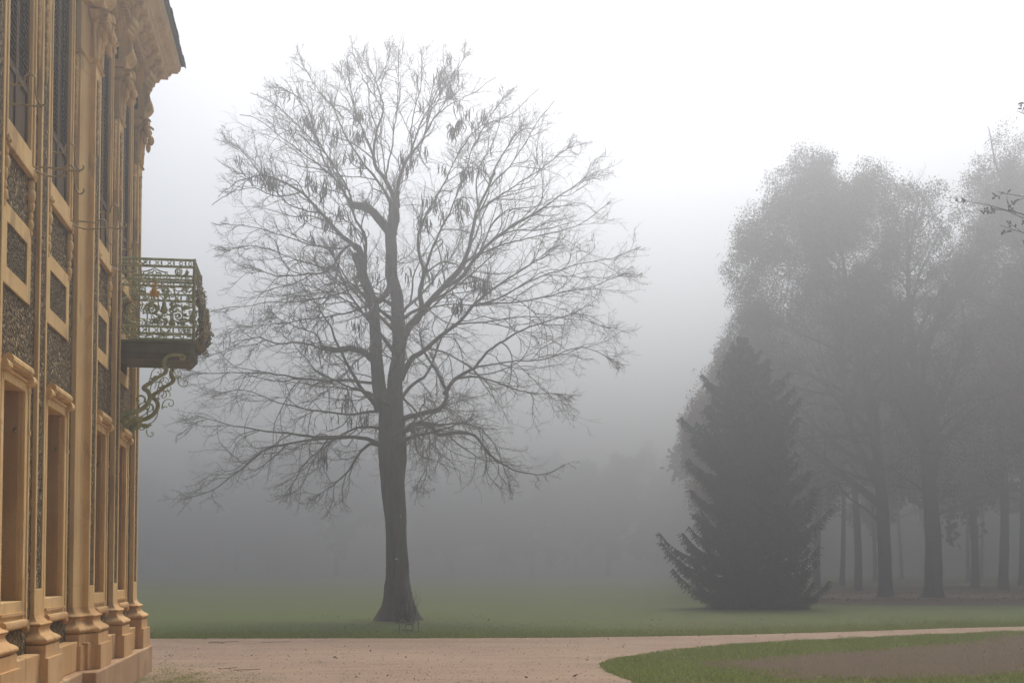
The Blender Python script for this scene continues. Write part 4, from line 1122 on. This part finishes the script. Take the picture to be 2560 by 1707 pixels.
def park_tree(name, label, xb, yb, D, height, trunk_r, crown, leaf=None, nleaf=0, lsize=0.2, bark=None, seed=1, lean=0.0, fork=0.30, k1=16, k2=8, k3=6, k4=0, group=None, cat='tree', twig_r=0.008, ang=(22, 50), leafbias=None, k0=5, upw=0.25, spread=(18, 40)):
    """a park tree: trunk rising to the top, limbs, boughs, twigs and (maybe) leaves. crown = (half width, bottom height share, x shift)"""
    rng = np.random.default_rng(seed)
    v = at_depth(xb * K, HORIZON, D)
    foot = Vector((v.x, v.y, 0.0))
    root = empty(name, foot)
    tag(root, label, cat, group)
    hw, bot, xs = crown
    cz = height * (bot + 1) / 2; hz_ = height * (1 - bot) / 2
    cen = np.array([xs, 0, cz])
    lob = rng.uniform(0, 6.28, 8)
    def env(p):
        q = (p - cen) / np.array([hw, hw, hz_])
        a = np.arctan2(q[:, 1], q[:, 0])
        w_ = 1 + 0.07 * np.sin(3 * a + lob[0] + 2 * q[:, 2]) + 0.05 * np.sin(5 * a + lob[1] - 4 * q[:, 2]) + 0.06 * np.sin(7 * q[:, 2] + lob[2] + 2 * a)
        e = (np.abs(q[:, 0]) ** 2.2 + np.abs(q[:, 1]) ** 2.2 + np.abs(q[:, 2]) ** 2.6) ** (1 / 2.3)
        return e / w_
    n = 20
    q = np.linspace(0, 1, n)
    path = np.stack([lean * height * q ** 1.5 + 0.45 * np.sin(q * 6 + lob[3]) * q ** .7, 0.4 * np.sin(q * 5 + lob[4]) * q ** .7, height * 0.9 * q], axis=1)
    path[0, 2] = -0.15
    rad = trunk_r * (1.08 - q) ** 0.85 * np.where(q < fork, 1.0, 1 - 0.25 * (q - fork))
    rad = np.maximum(rad, 0.03)
    tr = MB()
    gnarled_trunk(tr, path, rad, 16, rng, flare=trunk_r * 0.6, knob=0.03)
    P0, R0 = path[None], rad[None]
    S, sr = sprout(rng, P0, R0, k0, fork, fork + 0.34, spread, 0.66, 16, 0.05, env, 0.1, cen, upw, 0.0, rr=0.022, rmin=0.03)
    LP0 = np.concatenate([np.stack([np.interp(np.linspace(0, 1, 16), q, path[:, k]) for k in range(3)], 1)[None], S])
    LR0 = np.concatenate([np.interp(np.linspace(0, 1, 16), q, rad)[None], sr])
    A0, ar0 = sprout(rng, LP0[:1], LR0[:1], k1, fork * 0.8, 0.98, (35, 75), 0.36, 14, 0.07, env, 0.3, cen, 0.1, 0.03, rr=0.016, rmin=0.02)
    A1, ar1 = sprout(rng, LP0[1:], LR0[1:], max(4, k1 // 2), 0.15, 1.0, ang, 0.46, 14, 0.07, env, 0.3, cen, 0.12, 0.03, rr=0.014, rmin=0.016)
    A, ar = np.concatenate([A0, A1]), np.concatenate([ar0, ar1])
    tr.tubes(S, sr, 8); tr.tubes(A, ar, 6)
    tr.build('trunk', bark or M_DARKBARK, root, smooth=True)
    cr = MB()
    B, br = sprout(rng, A, ar, k2, 0.15, 1.0, (25, 60), 0.44, 9, 0.09, env, 0.25, cen, 0.06, 0.05, rr=0.010, rmin=twig_r)
    cr.tubes(B, br, 4)
    Q, qr = sprout(rng, B, br, k3, 0.15, 1.0, (25, 60), 0.46, 6, 0.12, env, 0.2, cen, 0.05, 0.05, rr=0.008, rmin=twig_r * 0.8)
    cr.tubes(Q, qr, 3)
    if k4:
        Q2, qr2 = sprout(rng, Q, qr, k4, 0.15, 1.0, (25, 60), 0.5, 5, 0.14, env, 0.15, cen, 0.03, 0.05, rr=0.008, rmin=twig_r * 0.7)
        cr.tubes(Q2, qr2, 3)
    cr.build('crown', bark or M_DARKBARK, root)
    if leaf:
        src = np.concatenate([Q[:, 2:].reshape(-1, 3), B[:, 4:].reshape(-1, 3)])
        if leafbias is not None:
            w_ = leafbias(src, cen, hw, hz_); src = src[rng.random(len(src)) < w_]
        per = 60
        nc = nleaf // per
        cl_ = src[rng.integers(0, len(src), nc // 2)]
        dr_ = unit(rng.normal(size=(nc * 4, 3))) * rng.uniform(.62, 1.0, (nc * 4, 1))
        sh_ = cen + dr_ * np.array([hw, hw, hz_])
        e_ = env(sh_); lump = (np.sin(sh_[:, 0] * 1.5 + lob[5] + np.sin(sh_[:, 2])) * np.sin(sh_[:, 2] * 1.3 + lob[6] + np.sin(sh_[:, 0] * .8)) + .5 * np.sin(sh_[:, 0] * 3.1 + lob[2]) * np.sin(sh_[:, 2] * 2.9 + lob[3])) * np.cos(sh_[:, 1] * .5)
        ok = (e_ < .96 + .22 * lump) & (rng.random(len(sh_)) < .50 + 1.1 * lump)
        if leafbias is not None: ok &= rng.random(len(sh_)) < leafbias(sh_, cen, hw, hz_)
        cl_ = np.concatenate([cl_, sh_[ok][:nc - nc // 2]])
        pts = np.repeat(cl_, per, axis=0) + np.clip(rng.normal(0, 1, (len(cl_) * per, 3)), -1.35, 1.35) * np.repeat(rng.uniform(.16, .46, len(cl_)), per)[:, None]
        lm = MB(); leaf_cards(lm, pts, lsize, rng, 0.7, 0.3)
        tag(lm.build('leaves', leaf, root), kind='stuff')
    return root

outer = lambda p, c, hw, hz_: np.clip(np.linalg.norm((p - c) / np.array([hw, hw, hz_]), axis=1) * 1.5 - 0.30, 0.05, 1) * np.clip(0.34 + 1.10 * (p[:, 2] - c[2]) / hz_ - 0.60 * (p[:, 0] - c[0]) / hw, 0.02, 1)
RIGHT = 'tall park trees in the misty grove at right'
park_tree('oak_tree', 'tall broad oak behind the dark spruce, brown leaves still on its domed crown', 2034, 1370, 70, 24.6, .36, (6.0, .20, -3.0), M_OAKLEAF, 260000, .095, seed=11, lean=-0.10, fork=.20, k1=26, k2=10, k3=6, group=RIGHT, leafbias=outer, k0=11, upw=.10, spread=(22, 62))
park_tree('park_tree', 'bare tree with the thickest trunk of the grove, second front trunk right of the spruce', 2143, 1370, 70, 23.5, .46, (5.4, .2, 1.6), M_OAKLEAF, 70000, .10, seed=12, fork=.26, k1=26, k2=10, k3=7, group=RIGHT, lean=-0.06, k0=9)
park_tree('park_tree', 'slim straight trunk left of the leaning oak trunk, set back in the grove', 1970, 1355, 90, 24.0, .26, (5.6, .30, 0.5), M_OAKLEAF, 80000, .13, seed=13, fork=.34, k1=20, k2=9, k3=6, group=RIGHT, k0=7)
park_tree('park_tree', 'slim trunk half hidden behind the right edge of the spruce', 1876, 1352, 92, 22.0, .26, (5.6, .30, -1), M_OAKLEAF, 80000, .13, seed=14, fork=.36, k1=20, k2=9, k3=5, group=RIGHT, k0=7)
park_tree('park_tree', 'trunk standing apart at the far right of the grove beside the frame edge', 2303, 1350, 92, 25.0, .34, (6.2, .24, 0), M_OAKLEAF, 80000, .12, seed=15, fork=.32, k1=22, k2=9, k3=6, k4=2, group=RIGHT, k0=7)
park_tree('park_tree', 'tall leafy tree whose crown leans in at the upper right edge of the photo', 2440, 1360, 72, 27.8, .55, (5.6, .28, -0.6), M_REDLEAF, 210000, .10, seed=16, fork=.28, k1=22, k2=9, k3=6, group=RIGHT, k0=8)
park_tree('park_tree', 'dark bare tree behind the two front trunks, its twigs fading in the fog', 2240, 1345, 100, 30.0, .30, (7.4, .24, 0.2), M_OAKLEAF, 9000, .15, seed=17, fork=.26, k1=24, k2=10, k3=6, k4=3, group=RIGHT, k0=9)
park_tree('russet_tree', 'lower russet-leaved tree peeping out behind the left side of the spruce', 1705, 1360, 76, 14.8, .30, (3.3, .10, 0.0), M_REDLEAF, 220000, .10, seed=18, fork=.16, k1=20, k2=9, k3=6, upw=.12, k0=7)

def spruce():
    rng = np.random.default_rng(33)
    D = on_ground(1735 * K, 1396 * K).y
    foot = on_ground(1735 * K, 1396 * K)
    root = empty('spruce_tree', foot)
    tag(root, 'dark green spruce with branches down to the grass, left end of the grove', 'tree')
    top = at_depth(1706 * K, 772 * K, D)
    H = top.z
    lean = top.x - foot.x
    tr = MB()
    q = np.linspace(0, 1, 20)
    tr.tubes(np.stack([lean * q, 0 * q, H * q], 1), 0.16 * (1.02 - q), 8)
    br_p, br_r, pts_a, pts_b, wds = [], [], [], [], []
    # silhouette half widths (left, right) by height share
    hs = [0.0, 0.03, 0.10, 0.20, 0.28, 0.36, 0.45, 0.55, 0.66, 0.78, 0.90, 1.0]
    lw = [1.7, 2.5, 2.9, 3.1, 3.2, 2.7, 2.4, 2.3, 2.2, 1.85, 1.15, 0.15]
    rw = [1.8, 2.5, 2.8, 3.1, 2.8, 2.5, 2.4, 2.2, 2.0, 1.7, 1.05, 0.15]
    z = 0.12
    while z < H - 0.1:
        h = z / H
        nb = 14 if h < 0.6 else 10
        a0 = rng.uniform(0, 6.28)
        for k in range(nb):
            a = a0 + k * 6.283 / nb + rng.normal(0, .2)
            wl = np.interp(h, hs, lw) if math.cos(a) < 0 else np.interp(h, hs, rw)
            Lb = wl * rng.uniform(0.66, 1.03) * (1 + .26 * math.sin(2.3 * a + h * 31) * math.sin(h * 47 + 1.3 * a))
            if rng.random() < .22: Lb *= rng.uniform(1.03, 1.14)
            n = 12
            u = np.linspace(0, 1, n)
            drop = -0.36 * Lb * np.sin(u * 2.2) * (1 - .6 * h) + 0.30 * Lb * u ** 3.0 + 0.10 * Lb * u * h
            P = np.stack([lean * h + math.cos(a) * Lb * u, math.sin(a) * Lb * u, z + drop + rng.normal(0, .02, n)], 1)
            P[:, 2] = np.maximum(P[:, 2], 0.04)
            br_p.append(P); br_r.append(.022 * (1.1 - u) * (0.4 + Lb / 3))
            # side sprays, both sides, hanging
            side = np.array([-math.sin(a), math.cos(a), 0])
            m_ = max(9, int(Lb * 20))
            for sgn in (-1, 1):
                uu = rng.uniform(0.12, 1.0, m_)
                c = np.stack([np.interp(uu, u, P[:, j]) for j in range(3)], 1)
                ln = (0.50 * (1.05 - uu) + 0.20) * min(1.25, Lb * .5 + .2) * rng.uniform(.7, 1.3, m_)
                fwd = np.array([math.cos(a), math.sin(a), 0])
                d = unit(sgn * side * rng.uniform(.5, 1, (m_, 1)) + fwd * rng.uniform(.4, .9, (m_, 1)) + np.array([0, 0, -1]) * rng.uniform(.1, .9, (m_, 1)))
                pts_a.append(c); pts_b.append(c + d * ln[:, None])
                # hanging tassels
            m2 = int(m_ * 2.2)
            ut = rng.uniform(.2, 1, m2); c = np.stack([np.interp(ut, u, P[:, j]) for j in range(3)], 1)
            pts_a.append(c); pts_b.append(c + np.array([0, 0, -1.0]) * rng.uniform(.10, .40, (m2, 1)) + rng.normal(0, .05, (m2, 3)))
        z += rng.uniform(.26, .52) * (1.15 if h < .5 else .8)
    A = np.concatenate(pts_a); B = np.concatenate(pts_b)
    tr.tubes(np.array(br_p), np.array(br_r), 4)
    tr.build('trunk', M_DARKBARK, root)
    # every spray is a row of needle tufts: narrow blades set across the spray
    nm = MB()
    for f0, f1, wd in ((0, .4, .026), (.3, .72, .024), (.6, 1.0, .018)):
        a_ = A + (B - A) * f0; b_ = A + (B - A) * f1
        n = len(A)
        ax = unit(B - A)
        for _ in range(2):
            pr = unit(np.cross(ax, rng.normal(size=(n, 3))))
            mid = (a_ + b_) / 2
            nm.add(np.stack([a_, mid + pr * wd, b_, mid - pr * wd], 1).reshape(-1, 3), np.arange(4 * n).reshape(-1, 4))
    nm.build('crown', M_NEEDLE, root)

spruce()

# --- trees lost in the fog across the lawn
def fog_tree(name, label, xc, D, H, hw, bot, n, seed, trunk_r=.5, group='trees fading in the fog across the lawn', lsize=.5):
    rng = np.random.default_rng(seed)
    v = at_depth(xc * K, HORIZON, D)
    root = empty(name, (v.x, v.y, 0))
    tag(root, label, 'tree', group)
    tr = MB()
    q = np.linspace(0, 1, 12)
    tp = np.stack([.3 * np.sin(q * 4 + seed), .2 * np.sin(q * 3), H * .85 * q - .1 * (q == 0)], 1)
    gnarled_trunk(tr, tp, trunk_r * (1.1 - q), 10, rng, flare=trunk_r * .8)
    S, sr = sprout(rng, tp[None], (trunk_r * (1.1 - q))[None], 22, max(.12, bot), .98, (40, 80), .5 * hw / H * 2, 10, .07, None, 0, None, .1, 0.0, rr=.02, rmin=.03)
    tr.tubes(S, sr, 5)
    tr.build('trunk', M_DARKBARK, root)
    T, tr_ = sprout(rng, S, sr, 8, .2, 1, (25, 65), .45, 7, .1, None, 0, None, 0, -.05, rr=.012, rmin=.02)
    cr = MB()
    cr.tubes(T, tr_, 3)
    src = np.concatenate([T[:, 2:].reshape(-1, 3), S[:, 4:].reshape(-1, 3)])
    pts = src[rng.integers(0, len(src), n)] + rng.normal(0, .45, (n, 3))
    pts = pts[pts[:, 2] > .1]
    leaf_cards(cr, pts, lsize, rng, .7, .4)
    cr.build('crown', M_FARLEAF, root)

fog_tree('fog_tree', 'faint spreading tree in the fog just left of the big bare trunk', 770, 240, 24, 21, .28, 16000, 51, lsize=.9)
fog_tree('fog_tree', 'ghostly narrow tree far left in the fog near the house corner', 540, 280, 25, 21, .05, 13000, 52, lsize=1)
fog_tree('fog_tree', 'dim low tree in the fog right beside the big bare trunk', 1040, 290, 19, 23, .0, 16000, 53, lsize=1)
fog_tree('fog_tree', 'dark blurred evergreen clump in mid fog, between bare tree and spruce', 1225, 265, 18, 25, .0, 30000, 54, lsize=.8)
fog_tree('fog_tree', 'darkest blurred evergreen clump in the fog, nearer the spruce', 1400, 240, 17, 22, .0, 34000, 55, lsize=.75)
fog_tree('fog_tree', 'tall faint tree in the fog immediately left of the spruce', 1570, 265, 20, 23, .0, 26000, 56, lsize=.8)
rk = np.random.default_rng(59)
for k in range(15):
    xc = 1750 + k * 66 + rk.uniform(-20, 20); D = (110, 142, 172)[k % 3] + rk.uniform(-5, 5)
    fog_tree('fog_tree', 'misty leafy tree behind the grove, its crown closing the gaps between the trunks', xc, D, rk.uniform(22, 27), rk.uniform(9.5, 11.5), .34, 15000, 60 + k, group='trees behind the grove', lsize=.6, trunk_r=.22)

# far wood that closes the park: one mass
rng = np.random.default_rng(77)
fw = MB()
for k in range(80):
    a = rng.uniform(-0.62, 0.62); dd = rng.uniform(290, 400)
    x, y = math.sin(a) * dd, math.cos(a) * dd
    H = rng.uniform(14, 24); hw = rng.uniform(5, 8)
    fw.tubes(np.array([[x, y, -.1], [x, y, H * .5], [x, y, H * .9]]), np.array([.5, .4, .1]), 6)
    n = 1300
    d = unit(rng.normal(size=(n, 3))) * rng.uniform(.3, 1, (n, 1)) ** .5
    pts = np.array([x, y, H * .58]) + d * np.array([hw, hw, H * .42])
    leaf_cards(fw, pts, 1.3, rng, .8)
tag(fw.build('far_wood', M_FARLEAF), kind='stuff')

# --- the twigs with buds that reach in from a tree outside the right border
def edge_tree():
    rng = np.random.default_rng(91)
    D = 27.0
    tip = np.array(at_depth(2430, 503, D))
    foot = np.array([tip[0] + 5.6, D + 0.6, 0.0])
    root = empty('young_tree', foot)
    tag(root, 'nearer tree past the right border, only its thin budded twigs reach into the fog', 'tree')
    q = np.linspace(0, 1, 14)
    tr = MB()
    H = 13.5
    tp = np.stack([-.5 * q, 0 * q, H * q - .1 * (q == 0)], 1)
    gnarled_trunk(tr, tp, .2 * (1.08 - q), 12, rng, flare=.12)
    br, rr_ = [], []
    def reach(px, py, dz, zs, r0):
        e = np.array(at_depth(px, py, D + dz)) - foot
        s = np.array([-.5 * zs / H, 0, zs])
        u = np.linspace(0, 1, 16)[:, None]
        P = s + (e - s) * u + np.array([0, 0, 1]) * np.sin(u * math.pi) * .35
        P[1:-1] += rng.normal(0, .025, (14, 3))
        br.append(P); rr_.append(np.linspace(r0, .006, 16))
    for px, py, dz, zs, r0 in ((2428, 506, 0, 7.4, .05), (2494, 480, .3, 7.8, .045), (2478, 521, -.3, 7.0, .045), (2500, 563, .2, 6.6, .045), (2543, 278, 0, 9.2, .04), (2552, 600, .3, 6.3, .035)):
        reach(px, py, dz, zs, r0)
    for _ in range(16):
        zs = rng.uniform(4, 12.8); a = rng.uniform(-1.4, 1.9)
        e = np.array([math.cos(a) * 2.4, math.sin(a) * 2.4, zs + rng.uniform(.6, 2)])
        u = np.linspace(0, 1, 16)[:, None]
        s = np.array([-.5 * zs / H, 0, zs])
        br.append(s + (e - s) * u + np.cumsum(rng.normal(0, .03, (16, 3)), 0)); rr_.append(np.linspace(.045, .006, 16))
    P = np.array(br); r = np.array(rr_)
    tr.tubes(P, r, 6); tr.build('trunk', M_DARKBARK, root)
    A, ar = sprout(rng, P, r, 7, .45, 1.0, (20, 50), .12, 7, .10, None, 0, None, .05, .05, rr=.008, rmin=.0045)
    B, b2 = sprout(rng, A, ar, 3, .2, 1, (20, 50), .4, 5, .1, None, 0, None, 0, .05, rr=.008, rmin=.004)
    cr = MB(); cr.tubes(A, ar, 4); cr.tubes(B, b2, 3)
    bud = np.concatenate([A[:, [3, 5, 6]].reshape(-1, 3), B[:, [2, 4]].reshape(-1, 3)])
    bud = bud[rng.random(len(bud)) < .75] + 0
    d = unit(rng.normal(size=(len(bud), 3)) + np.array([0, 0, .4])) * rng.uniform(.05, .10, (len(bud), 1))
    cr.tubes(np.stack([bud, bud + d * .5, bud + d], 1), np.tile(np.array([.006, .022, .004]), (len(bud), 1)), 5)
    cr.build('crown', M_DARKBARK, root)
edge_tree()
# ------------------------------------------------------------------ small ground things
def inside(poly, pts):
    """even-odd test of many points against one polygon"""
    P = np.asarray(poly); x, y = pts[:, 0], pts[:, 1]
    r = np.zeros(len(pts), bool)
    for (x0, y0), (x1, y1) in zip(P, np.roll(P, -1, axis=0)):
        c = (y0 > y) != (y1 > y)
        with np.errstate(divide='ignore', invalid='ignore'):
            r ^= c & (x < (x1 - x0) * (y - y0) / (y1 - y0) + x0)
    return r

def edge_dist(line, pts):
    L = np.asarray(line)[::3]
    d = np.full(len(pts), 1e9)
    for q in L: d = np.minimum(d, np.hypot(pts[:, 0] - q[0], pts[:, 1] - q[1]))
    return d

def blades(mb, pts, z, h, wd, rng, lean=.5):
    n = len(pts)
    a = rng.uniform(0, 6.283, n)
    w_ = (wd * rng.uniform(.6, 1.3, n))[:, None] * np.stack([np.cos(a), np.sin(a)], 1)
    hh = h * rng.uniform(.5, 1.3, n)
    ln = rng.normal(0, lean, (n, 2)) * hh[:, None]
    A = np.column_stack([pts - w_, np.full(n, z)]); B = np.column_stack([pts + w_, np.full(n, z)])
    T = np.column_stack([pts + ln, z + hh])
    mb.add(np.stack([A, B, T], 1).reshape(-1, 3), tris=np.arange(3 * n).reshape(-1, 3))

M_BLADE = leaf_material('grass_blades', [(0.0, (0.085, 0.115, 0.016)), (0.5, (0.19, 0.235, 0.040)), (0.85, (0.30, 0.30, 0.075)), (1.0, (0.34, 0.26, 0.12))])
tb = M_BLADE.node_tree
trl = nd(tb, 'ShaderNodeBsdfTranslucent'); mx = nd(tb, 'ShaderNodeMixShader'); mx.inputs[0].default_value = .55
pb = tb.nodes['Principled BSDF']
tb.links.new(pb.inputs['Base Color'].links[0].from_socket, trl.inputs[0])
tb.links.new(pb.outputs[0], mx.inputs[1]); tb.links.new(trl.outputs[0], mx.inputs[2]); tb.links.new(mx.outputs[0], tb.nodes['Material Output'].inputs[0])
M_DEBRIS = leaf_material('fallen_leaf', [(0.0, (0.03, 0.018, 0.010)), (0.6, (0.08, 0.045, 0.022)), (1.0, (0.15, 0.09, 0.045))])
M_STONE2 = leaf_material('loose_stones', [(0.0, (0.18, 0.115, 0.082)), (0.7, (0.36, 0.245, 0.18)), (1.0, (0.55, 0.45, 0.37))])
rng = np.random.default_rng(401)
soil_poly = np.array(soil_line); bed_poly = np.array(bed_outline)
g = MB()
pts = np.column_stack([rng.uniform(1.0, 17, 330000), rng.uniform(16.8, 35.5, 330000)])
pts = pts[np.abs(pts[:, 0]) < pts[:, 1] * .415]
pts = pts[inside(bed_poly, pts)]
ins = inside(soil_poly, pts)
ds = edge_dist(soil_line, pts)
keep = np.where(ins, rng.random(len(pts)) < np.clip(.62 - ds * .75, .035, 1), True)
pts, ins = pts[keep], ins[keep]
tuft = .5 + .5 * np.sin(pts[:, 0] * 3.1 + 2 * np.sin(pts[:, 1] * 1.7)) * np.sin(pts[:, 1] * 2.3 + np.sin(pts[:, 0] * 1.3))
blades(g, pts, .006, .050 * (.55 + .8 * tuft), .0055, rng)
tag(g.build('grass', M_BLADE), kind='stuff')
# longer grass along the far side of the drive and the moss at the foot of the palace
g = MB()
n = 90000
t_ = rng.random(n); k = rng.integers(0, len(far_edge) - 1, n)
base = far_edge[k] + (far_edge[k + 1] - far_edge[k]) * t_[:, None]
off = rng.exponential(1.6, n)
pts = np.column_stack([base[:, 0], base[:, 1] + off - .03])
blades(g, pts, .0, .055 * np.exp(-off * .12), .008, rng)
tag(g.build('lawn_grass', M_BLADE), kind='stuff')
g = MB()
mp = np.column_stack([rng.uniform(300, 760, 60000), rng.uniform(1640, 1716, 60000)])
cov = np.clip((mp[:, 1] - 1648 - .10 * np.abs(mp[:, 0] - 400)) / 55, 0, 1) * np.clip(1.25 - (mp[:, 0] - 360) / 330, 0, 1)
cov *= .55 + .45 * np.sin(mp[:, 0] / 17 + 2 * np.sin(mp[:, 1] / 9)) * np.sin(mp[:, 1] / 7 + mp[:, 0] / 41)
mp = mp[rng.random(len(mp)) < cov * .8]
pts = np.array([gp(x, y) for x, y in mp])
blades(g, pts, .003, .013, .006, rng, 1.2)
tag(g.build('moss', M_BLADE), kind='stuff')
# litter on the gravel: dead leaves, twigs and grit
lt = MB()
def litter(n, x0, x1, d0, d1, size):
    d = rng.uniform(d0, d1, n); x = rng.uniform(x0, x1, n) * d
    p = np.column_stack([x, d, np.full(n, .012)])
    a = rng.uniform(0, 6.283, n); s = (size * rng.uniform(.5, 1.4, n))[:, None]
    u1 = np.column_stack([np.cos(a), np.sin(a), rng.uniform(-.1, .5, n)]) * s; u2 = np.column_stack([-np.sin(a), np.cos(a), rng.uniform(-.1, .4, n)]) * s * .6
    lt.add(np.stack([p - u1, p - u2, p + u1 + [0, 0, .01], p + u2], 1).reshape(-1, 3), np.arange(4 * n).reshape(-1, 4))
litter(150, -.32, .16, 18, 30, .024); litter(22, -.30, .12, 18, 24, .045); litter(200, -.05, .42, 29.6, 40, .04); litter(90, .05, .40, 18, 30, .025); litter(160, -.16, -.02, 33, 44, .03); litter(700, .22, .42, 62, 84, .09)
for px, py, ln in ((560, 1605, .9), (690, 1605, .85), (545, 1607, .5), (620, 1675, .6), (570, 1671, .4)):
    c = np.array(on_ground(px, py)); c[2] = .014
    q = np.linspace(-.5, .5, 6)[:, None]
    lt.tubes(c + np.array([ln * .7, .12, 0]) * q + rng.normal(0, .02, (6, 3)) * [1, 1, .2], np.full(6, .0045), 4)
tag(lt.build('fallen_leaves', M_DEBRIS), kind='stuff')
st = MB()
n = 9000
d = 17.5 + 13 * rng.random(n) ** 1.2; x = rng.uniform(-.36, .42, n) * d
p = np.column_stack([x, d])
ok = ~inside(bed_poly, p) & (d < 29.4)
sx = inside(soil_poly, p) & (rng.random(n) < .12)
p = p[ok | sx]
n = len(p); s = (.005 + .008 * rng.random(n) ** 3)[:, None]
zz = np.where(inside(soil_poly, p), .012, .004)
c = np.column_stack([p, zz])
tet = np.array([[-1, -.7, 0], [1, -.6, 0], [0, 1, 0], [0, 0, 1.0]])
V = c[:, None, :] + tet[None] * s[:, None, :] * rng.uniform(.7, 1.3, (n, 4, 1))
F = np.array([[0, 1, 3], [1, 2, 3], [2, 0, 3]])
st.add(V.reshape(-1, 3), tris=(np.arange(n)[:, None, None] * 4 + F[None]).reshape(-1, 3))
tag(st.build('loose_gravel', M_STONE2), kind='stuff')

# low hoop-ended frame by the foot of the tree
M_WOOD = simple('weathered_wood', (0.15, 0.125, 0.10), (0.28, 0.24, 0.195), 8, stretch=(4, 4, .6), bmp=.3)
fc = on_ground(1022, 1582)
fr = empty('garden_frame', fc, R(12))
tag(fr, 'small weathered hoop-ended frame standing in the grass before the big bare trunk', 'garden frame')
def hoop(x):
    q = np.linspace(0, math.pi, 13)
    P = [(x - .075, 0, -.02)] + [(x - .075 * math.cos(a), 0, .24 + .085 * math.sin(a)) for a in q] + [(x + .075, 0, -.02)]
    return np.array(P)
for x in (-.16, .17):
    h = MB(); P = hoop(x); h.tubes(P, np.full(len(P), .016), 6, cap=True); h.build('hoop', M_WOOD, fr)
for z in (.07, .22):
    b_ = MB(); b_.box((-.085, -.012, z - .018), (.095, .012, z + .018)); b_.build('cross_bar', M_WOOD, fr)
# ------------------------------------------------------------------ the haze
hz = MB().box((-430, -70, -1.0), (430, 530, 33.0))
m = bpy.data.materials.new('haze')
m.use_nodes = True
t = m.node_tree
t.nodes.remove(t.nodes['Principled BSDF'])
pv = nd(t, 'ShaderNodeVolumePrincipled')
pv.inputs['Color'].default_value = (0.92, 0.94, 0.95, 1)
pv.inputs['Density'].default_value = HAZE_DENSITY
pv.inputs['Anisotropy'].default_value = HAZE_G
t.links.new(pv.outputs[0], t.nodes['Material Output'].inputs['Volume'])
haze = hz.build('haze', m)
tag(haze, kind='stuff')
